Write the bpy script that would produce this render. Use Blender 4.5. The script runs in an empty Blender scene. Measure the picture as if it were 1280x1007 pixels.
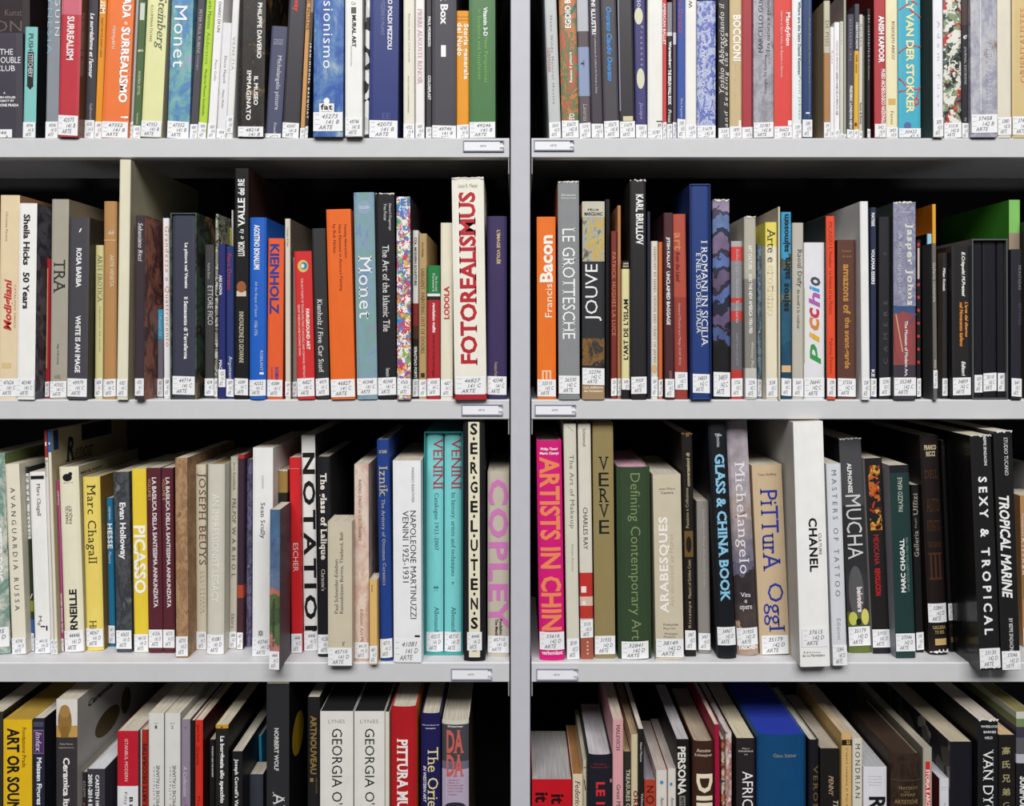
import bpy, bmesh, math, random
import numpy as np
from mathutils import Vector, Matrix

# ---------------------------------------------------------------- camera, world, light, exposure
F, D, VX, VY = 1087.0, 1.25, 646.0, 418.0      # focal length in pixels, distance to the shelf fronts, vanishing point
sc = bpy.context.scene
COL = sc.collection
cd = bpy.data.cameras.new('camera'); cam = bpy.data.objects.new('camera', cd); COL.objects.link(cam)
cd.sensor_width = 36.0; cd.lens = 36.0 * F / 1280.0
cd.shift_x = -(VX - 640.0) / 1280.0; cd.shift_y = -(503.5 - VY) / 1280.0
cam.location = (0, -D, 0); cam.rotation_euler = (math.pi / 2, 0, 0)
cd.clip_start = 0.05
sc.camera = cam
w = bpy.data.worlds.new('world'); sc.world = w; w.use_nodes = True
w.node_tree.nodes['Background'].inputs[0].default_value = (0.95, 0.97, 1.0, 1)
w.node_tree.nodes['Background'].inputs[1].default_value = 0.09
def area(name, loc, target, sx, sy, power, col):
    l = bpy.data.lights.new(name, 'AREA'); l.shape = 'RECTANGLE'; l.size = sx; l.size_y = sy; l.energy = power; l.color = col
    o = bpy.data.objects.new(name, l); COL.objects.link(o); o.location = loc
    o.rotation_euler = (Vector(target) - Vector(loc)).to_track_quat('-Z', 'Y').to_euler()
area('ceiling_light', (0.1, -4.6, 4.3), (0, 0, -0.25), 6.0, 2.6, 605, (1.0, 0.99, 0.97))
sc.view_settings.view_transform = 'Standard'; sc.view_settings.look = 'None'
sc.view_settings.gamma = 1.0; sc.view_settings.use_curve_mapping = False
sc.view_settings.exposure = 0.0
try:
    sc.cycles.max_bounces = 6; sc.cycles.diffuse_bounces = 3
except Exception: pass

# ---------------------------------------------------------------- helpers
def lin(h):
    h = h if len(h) == 6 else ''.join(c * 2 for c in h)
    v = [int(h[i:i + 2], 16) / 255 for i in (0, 2, 4)]
    return tuple(((c / 12.92) if c <= 0.04045 else ((c + 0.055) / 1.055) ** 2.4) * 0.93 for c in v) + (1,)
MATS = {}
def mat(col, rough=0.5, tex=None, h=1.0, coat=0.0, wear=0.05, pages=False, metal=0.0):
    key = (col, rough, tex, round(h, 4) if tex else 0, coat, wear, pages, metal)
    if key in MATS: return MATS[key]
    m = bpy.data.materials.new('surface'); m.use_nodes = True
    nt = m.node_tree; N = nt.nodes; L = nt.links; b = N['Principled BSDF']
    b.inputs['Roughness'].default_value = rough; b.inputs['Coat Weight'].default_value = coat
    b.inputs['Coat Roughness'].default_value = 0.12; b.inputs['Metallic'].default_value = metal
    b.inputs['Specular IOR Level'].default_value = 0.35
    tc = N.new('ShaderNodeTexCoord'); out = None
    def noise(scale, detail=3, vec=None, rough_=0.55):
        n = N.new('ShaderNodeTexNoise'); n.inputs['Scale'].default_value = scale; n.inputs['Detail'].default_value = detail
        n.inputs['Roughness'].default_value = rough_
        L.new(vec or tc.outputs['Object'], n.inputs['Vector']); return n
    if tex:
        k = tex.split(':')
        ramp = N.new('ShaderNodeValToRGB'); ramp.color_ramp.interpolation = 'CONSTANT' if k[0] in ('bands', 'vor', 'art') else 'LINEAR'
        cr = ramp.color_ramp
        if k[0] in ('bands', 'art'):
            zs = [float(x) for x in k[1::2]]; cs = k[2::2]
            st = list(zip(zs, cs))                       # z fraction of the lower end of each colour, from the foot up
            sx = N.new('ShaderNodeSeparateXYZ'); L.new(tc.outputs['Object'], sx.inputs[0])
            dv = N.new('ShaderNodeMath'); dv.operation = 'DIVIDE'; dv.inputs[1].default_value = h
            zsrc = sx.outputs[2]
            if k[0] == 'art':
                nz = noise(28, 5); ma = N.new('ShaderNodeMath'); ma.operation = 'MULTIPLY_ADD'; ma.inputs[1].default_value = 0.09
                L.new(nz.outputs[0], ma.inputs[0]); L.new(zsrc, ma.inputs[2]); mb = N.new('ShaderNodeMath'); mb.operation = 'SUBTRACT'; mb.inputs[1].default_value = 0.045
                L.new(ma.outputs[0], mb.inputs[0]); zsrc = mb.outputs[0]; wear = 0.35
            L.new(zsrc, dv.inputs[0]); L.new(dv.outputs[0], ramp.inputs[0])
            cr.elements[0].position = 0; cr.elements[0].color = lin(st[0][1])
            cr.elements[1].position = max(st[1][0], 0.001) if len(st) > 1 else 1; cr.elements[1].color = lin(st[1][1] if len(st) > 1 else st[0][1])
            for z, c in st[2:]:
                e = cr.elements.new(min(z, 1)); e.color = lin(c)
        else:
            cs = k[1:-1]; scale = float(k[-1])
            if k[0] == 'imp':
                mp = N.new('ShaderNodeMapping'); mp.inputs['Scale'].default_value = (1.6, 1, 1); L.new(tc.outputs['Object'], mp.inputs[0])
                n = noise(scale * 3.0, 8, mp.outputs[0], 0.68); n.inputs['Distortion'].default_value = 0.5
                mr = N.new('ShaderNodeMapRange'); mr.inputs[1].default_value = 0.33; mr.inputs[2].default_value = 0.67
                L.new(n.outputs[0], mr.inputs[0]); L.new(mr.outputs[0], ramp.inputs[0])
            else:
                n0 = noise(scale * 1.3, 3); vm = N.new('ShaderNodeVectorMath'); vm.operation = 'SCALE'; vm.inputs['Scale'].default_value = 0.035
                L.new(n0.outputs['Color'], vm.inputs[0]); va = N.new('ShaderNodeVectorMath'); L.new(tc.outputs['Object'], va.inputs[0]); L.new(vm.outputs[0], va.inputs[1])
                v = N.new('ShaderNodeTexVoronoi'); v.inputs['Scale'].default_value = scale * 3.2; L.new(va.outputs[0], v.inputs['Vector'])
                sp = N.new('ShaderNodeSeparateColor'); L.new(v.outputs['Color'], sp.inputs[0]); L.new(sp.outputs[0], ramp.inputs[0])
            n_ = len(cs)
            cr.elements[0].position = 0; cr.elements[0].color = lin(cs[0])
            cr.elements[1].position = 1 / n_ if k[0] == 'vor' else 1 / (n_ - 1); cr.elements[1].color = lin(cs[1])
            for i in range(2, n_):
                e = cr.elements.new(i / n_ if k[0] == 'vor' else i / (n_ - 1)); e.color = lin(cs[i])
        out = ramp.outputs[0]
    else:
        rgb = N.new('ShaderNodeRGB'); rgb.outputs[0].default_value = lin(col); out = rgb.outputs[0]
    if pages:                                            # fine sheets lying along the block
        sx = N.new('ShaderNodeMapping'); sx.inputs['Scale'].default_value = (1, 0.02, 0.02); L.new(tc.outputs['Object'], sx.inputs[0])
        n = noise(900, 2, sx.outputs[0]); wear = 0.3
    elif wear: n = noise(45, 4)
    if wear:
        mr = N.new('ShaderNodeMapRange'); mr.inputs[1].default_value = 0.3; mr.inputs[2].default_value = 0.7
        mr.inputs[3].default_value = 1 - wear; mr.inputs[4].default_value = 1 + wear * 0.4; L.new(n.outputs[0], mr.inputs[0])
        mx = N.new('ShaderNodeMix'); mx.data_type = 'RGBA'; mx.blend_type = 'MULTIPLY'; mx.inputs[0].default_value = 1
        L.new(out, mx.inputs[6]); L.new(mr.outputs[0], mx.inputs[7]); out = mx.outputs[2]
    L.new(out, b.inputs['Base Color'])
    MATS[key] = m; return m
def mesh(name, vs, fs, mats, parent, idx=None, kind=None):
    me = bpy.data.meshes.new(name); me.from_pydata([tuple(v) for v in vs], [], fs)
    for m in (mats if isinstance(mats, (list, tuple)) else [mats]): me.materials.append(m)
    if idx: me.polygons.foreach_set('material_index', idx)
    o = bpy.data.objects.new(name, me); COL.objects.link(o); o.parent = parent
    return o
def box(x0, y0, z0, x1, y1, z1):
    v = [(x, y, z) for z in (z0, z1) for y in (y0, y1) for x in (x0, x1)]
    return v, [(0, 2, 3, 1), (4, 5, 7, 6), (0, 1, 5, 4), (2, 6, 7, 3), (0, 4, 6, 2), (1, 3, 7, 5)]
def join(*parts):
    V, Fc = [], []
    for v, f in parts:
        n = len(V); V += list(v); Fc += [tuple(i + n for i in q) for q in f]
    return V, Fc
def bevel_obj(o, wd=0.001):
    m = o.modifiers.new('edge', 'BEVEL'); m.width = wd; m.segments = 2; m.limit_method = 'ANGLE'; return o

# ---- lettering: the built-in font as flat print, optionally with slab serifs added at stem ends
TXT = {}
WIDE = {'AVANGUARDIA RUSSA', 'SKULPTUREN', 'UND OBJEKTE', 'PRE-POP', 'WARHOL', 'MASTERS OF TATTOO', 'SEXY & TROPICAL', 'MONDRIAN', 'Presenze', 'ROY LICHTENSTEIN', 'PIERRE AUGUSTE RENOIR', 'ALEXANDRE IRIS', 'CAMERE'}   # titles set with wide letter spacing
def raw_text(s, bold, track=1.0):
    c = bpy.data.curves.new('t', 'FONT'); c.body = s; c.resolution_u = 2; c.fill_mode = 'FRONT'; c.space_character = track
    c.offset = 0.03 if bold else -0.002
    o = bpy.data.objects.new('t', c); me = bpy.data.meshes.new_from_object(o)
    n = len(me.vertices); a = np.empty(n * 3); me.vertices.foreach_get('co', a); a = a.reshape(-1, 3)[:, :2].copy()
    fs = [tuple(p.vertices) for p in me.polygons]
    bpy.data.objects.remove(o); bpy.data.curves.remove(c); bpy.data.meshes.remove(me)
    return a, fs
def level(ch):
    a, _ = raw_text(ch, False); return a[:, 1].max()
CAP, XH, ASC = level('H'), level('x'), level('l')
def text2d(s, sty, ratio=None):                          # ratio: wanted length / height; longer lines are letter-spaced, not stretched
    if ratio and len(s) > 1:
        nat = text2d(s, sty)[2]
        if ratio > nat * 1.08: return text2d(s, sty + '@%.1f' % min(2.2, 1 + (ratio / nat - 1) * (0.9 if s in WIDE else 0.22)))
    key = (s, sty)
    if key in TXT: return TXT[key]
    sty, _, tr = sty.partition('@')
    a, fs = raw_text(s, 'b' in sty, float(tr or 1))
    if not len(a): a = np.zeros((1, 2)); fs = []
    if 's' in sty and fs:
        ec = {}
        for f in fs:
            for i in range(len(f)):
                e = (f[i], f[(i + 1) % len(f)]); k = (min(e), max(e)); ec[k] = ec.get(k, 0) + 1
        ov, of = [], []; t = 0.05; off = 0.03 if 'b' in sty else -0.002
        for (i, j), c in ec.items():
            if c != 1: continue
            (xa, ya), (xb, yb) = a[i], a[j]
            if abs(ya - yb) > 0.004: continue
            L_ = abs(xa - xb)
            if not (0.04 < L_ < 0.2): continue
            hit = None
            for lv, up in ((-off, 1), (CAP + off, -1), (XH + off, -1), (ASC + off, -1)):
                if abs(ya - lv) < 0.015: hit = (lv, up)
            if not hit: continue
            x0, x1 = min(xa, xb) - 0.075, max(xa, xb) + 0.075
            y0, y1 = sorted((ya, ya + hit[1] * t)); n = len(a) + len(ov)
            ov += [(x0, y0), (x1, y0), (x1, y1), (x0, y1)]; of.append((n, n + 1, n + 2, n + 3))
        if ov: a = np.vstack([a, np.array(ov)]); fs = fs + of
    if 'i' in sty: a[:, 0] += 0.24 * a[:, 1]
    mn, mx = a.min(0), a.max(0); sz = np.maximum(mx - mn, 1e-6)
    TXT[key] = ((a - mn) / sz, fs, sz[0] / sz[1]); return TXT[key]
def stack2d(s, sty):
    V, Fc = [], []; units = [0.34 if c == '.' else 1.0 for c in s]; gap = 0.16
    tot = sum(units) + gap * (len(s) - 1); y = tot
    for c, u in zip(s, units):
        if c == '.': a = np.array([(.36, 0.15), (.64, 0.15), (.64, .85), (.36, .85)]); f = [(0, 1, 2, 3)]
        else: a, f, _ = text2d(c, sty); a = a.copy()
        a = np.column_stack([a[:, 0], (a[:, 1] * u + (y - u)) / tot]); y -= u + gap
        n = sum(len(v) for v in V); V.append(a); Fc += [tuple(i + n for i in q) for q in f]
    return np.vstack(V), Fc

# ---------------------------------------------------------------- the bookcase (large structure)
ZF = {'A': (VY - 172.4) * D / F, 'B': (VY - 499.3) * D / F, 'C': (VY - 827.8) * D / F, 'D': (VY - 1157.0) * D / F}
ZTOP = 2 * ZF['A'] - ZF['B']
LIP = 0.0285
def wx(px, dep=0.0): return (px - VX) * (D + dep) / F
def wz(py, dep=0.0): return (VY - py) * (D + dep) / F
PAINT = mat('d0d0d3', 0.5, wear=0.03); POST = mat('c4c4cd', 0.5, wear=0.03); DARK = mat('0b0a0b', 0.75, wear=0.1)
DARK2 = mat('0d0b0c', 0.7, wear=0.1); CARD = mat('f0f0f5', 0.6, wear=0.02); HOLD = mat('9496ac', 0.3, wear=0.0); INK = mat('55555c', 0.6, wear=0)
case = bpy.data.objects.new('bookcase', None); COL.objects.link(case); case.location = (0, 0, ZF['D'] - 0.16)
case['label'] = 'light grey metal library bookcase with four visible shelves in two bays'; case['category'] = 'bookcase'
Z0 = case.location.z
def cpart(name, vf, m, parent=case, bev=0.0):
    v, f = vf
    if parent is case: v = [(x, y, z - Z0) for x, y, z in v]
    o = mesh(name, v, f, m, parent)
    if bev: bevel_obj(o, bev)
    return o
BAY = {'L': (wx(-232), wx(636.6)), 'R': (wx(664.4), wx(1534))}
posts = [(wx(-258), wx(-234)), (wx(638.2), wx(662.8)), (wx(1536), wx(1560))]
SHD = 0.315
for a, b in posts:
    cpart('upright', box(a, 0.0, Z0, b, 0.045, ZTOP + 0.03), POST, bev=0.0018)
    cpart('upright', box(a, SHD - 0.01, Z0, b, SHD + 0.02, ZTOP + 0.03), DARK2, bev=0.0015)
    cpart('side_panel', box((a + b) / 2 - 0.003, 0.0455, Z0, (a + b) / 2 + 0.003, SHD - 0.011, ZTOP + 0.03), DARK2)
holders = {('A', 'L'): (579, 630, 175.5, 189.5), ('A', 'R'): (667.5, 717.5, 175.0, 188.5), ('B', 'L'): (577, 628.5, 505.3, 519.2), ('B', 'R'): (668.5, 720, 505.5, 519.2),
           ('C', 'L'): (564, 615, 835.3, 849.8), ('C', 'R'): (670.5, 722.5, 835.5, 850.2)}
def sheet(prof, x0, x1):                                 # extrude a (y,z) outline along x
    n = len(prof); v = [(x0, y, z) for y, z in prof] + [(x1, y, z) for y, z in prof]
    f = [(i, (i + 1) % n, (i + 1) % n + n, i + n) for i in range(n)] + [tuple(range(n))[::-1], tuple(range(n, 2 * n))]
    return v, f
for row, z in list(ZF.items()) + [('T', ZTOP)]:
    for bay, (x0, x1) in BAY.items():
        t = 0.0015; b = z - LIP
        prof = [(0, z - 0.0015), (0.0015, z), (SHD, z), (SHD, z - t), (t, z - t), (t, b + t), (0.016, b + t), (0.016, b), (0.0012, b), (0, b + 0.0012)]
        s = cpart('shelf_board', sheet([(y, q) for y, q in prof], x0, x1), PAINT)
        for xe in (x0, x1 - 0.0016):
            br = sheet([(0.0, b - 0.0005), (0.006, b - 0.022), (0.02, b - 0.024), (SHD - 0.02, b - 0.055), (SHD - 0.012, b - 0.0005)], xe, xe + 0.0016)
            cpart('shelf_bracket', br, mat('b4b4b0', 0.5, wear=0.03))
        if (row, bay) in holders:
            a_, b_, c_, d_ = holders[(row, bay)]
            X0, X1, Zt, Zb = wx(a_, -0.001), wx(b_, -0.001), wz(c_, -0.001) - Z0, wz(d_, -0.001) - Z0
            th = 0.0013
            fr = join(box(X0, -0.0022, Zb, X1, -0.0001, Zb + th), box(X0, -0.0022, Zt - th, X1, -0.0001, Zt), box(X0, -0.0022, Zb + th, X0 + th, -0.0001, Zt - th),
                      box(X1 - th, -0.0022, Zt - 0.0045, X1, -0.0001, Zt - th), box(X1 - th, -0.0022, Zb + th, X1, -0.0001, Zb + 0.0045))
            h = mesh('label_holder', *fr, HOLD, s)
            k = mesh('label_card', *join(box(X0 + th, -0.0014, Zb + th + .0004, X1 - 0.006, -0.0002, Zt - th - .0002), box(X1 - 0.006, -0.0012, Zb + 0.006, X1 - 0.0006, -0.0002, Zt - 0.006)), CARD, s)
            a, f, _ = text2d('ARTE', ''); W_ = 0.0088; H_ = 0.0026; cx = (X0 + X1) / 2 - 0.001; cz = (Zt + Zb) / 2
            mesh('card_lettering', [(cx - W_ / 2 + p[0] * W_, -0.00165, cz - H_ / 2 + p[1] * H_) for p in a], f, INK, s)
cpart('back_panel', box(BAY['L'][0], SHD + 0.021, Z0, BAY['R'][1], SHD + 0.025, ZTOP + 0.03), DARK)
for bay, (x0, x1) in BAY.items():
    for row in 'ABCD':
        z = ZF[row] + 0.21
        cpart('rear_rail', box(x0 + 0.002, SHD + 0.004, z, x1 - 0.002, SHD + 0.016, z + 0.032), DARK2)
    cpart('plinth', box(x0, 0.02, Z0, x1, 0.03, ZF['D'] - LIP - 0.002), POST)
fl = mesh('floor', *box(-3.2, -5, Z0 - 0.02, 3.2, 0.7, Z0 - 0.0005), mat('2a2928', 0.7), None); fl['kind'] = 'structure'

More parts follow.
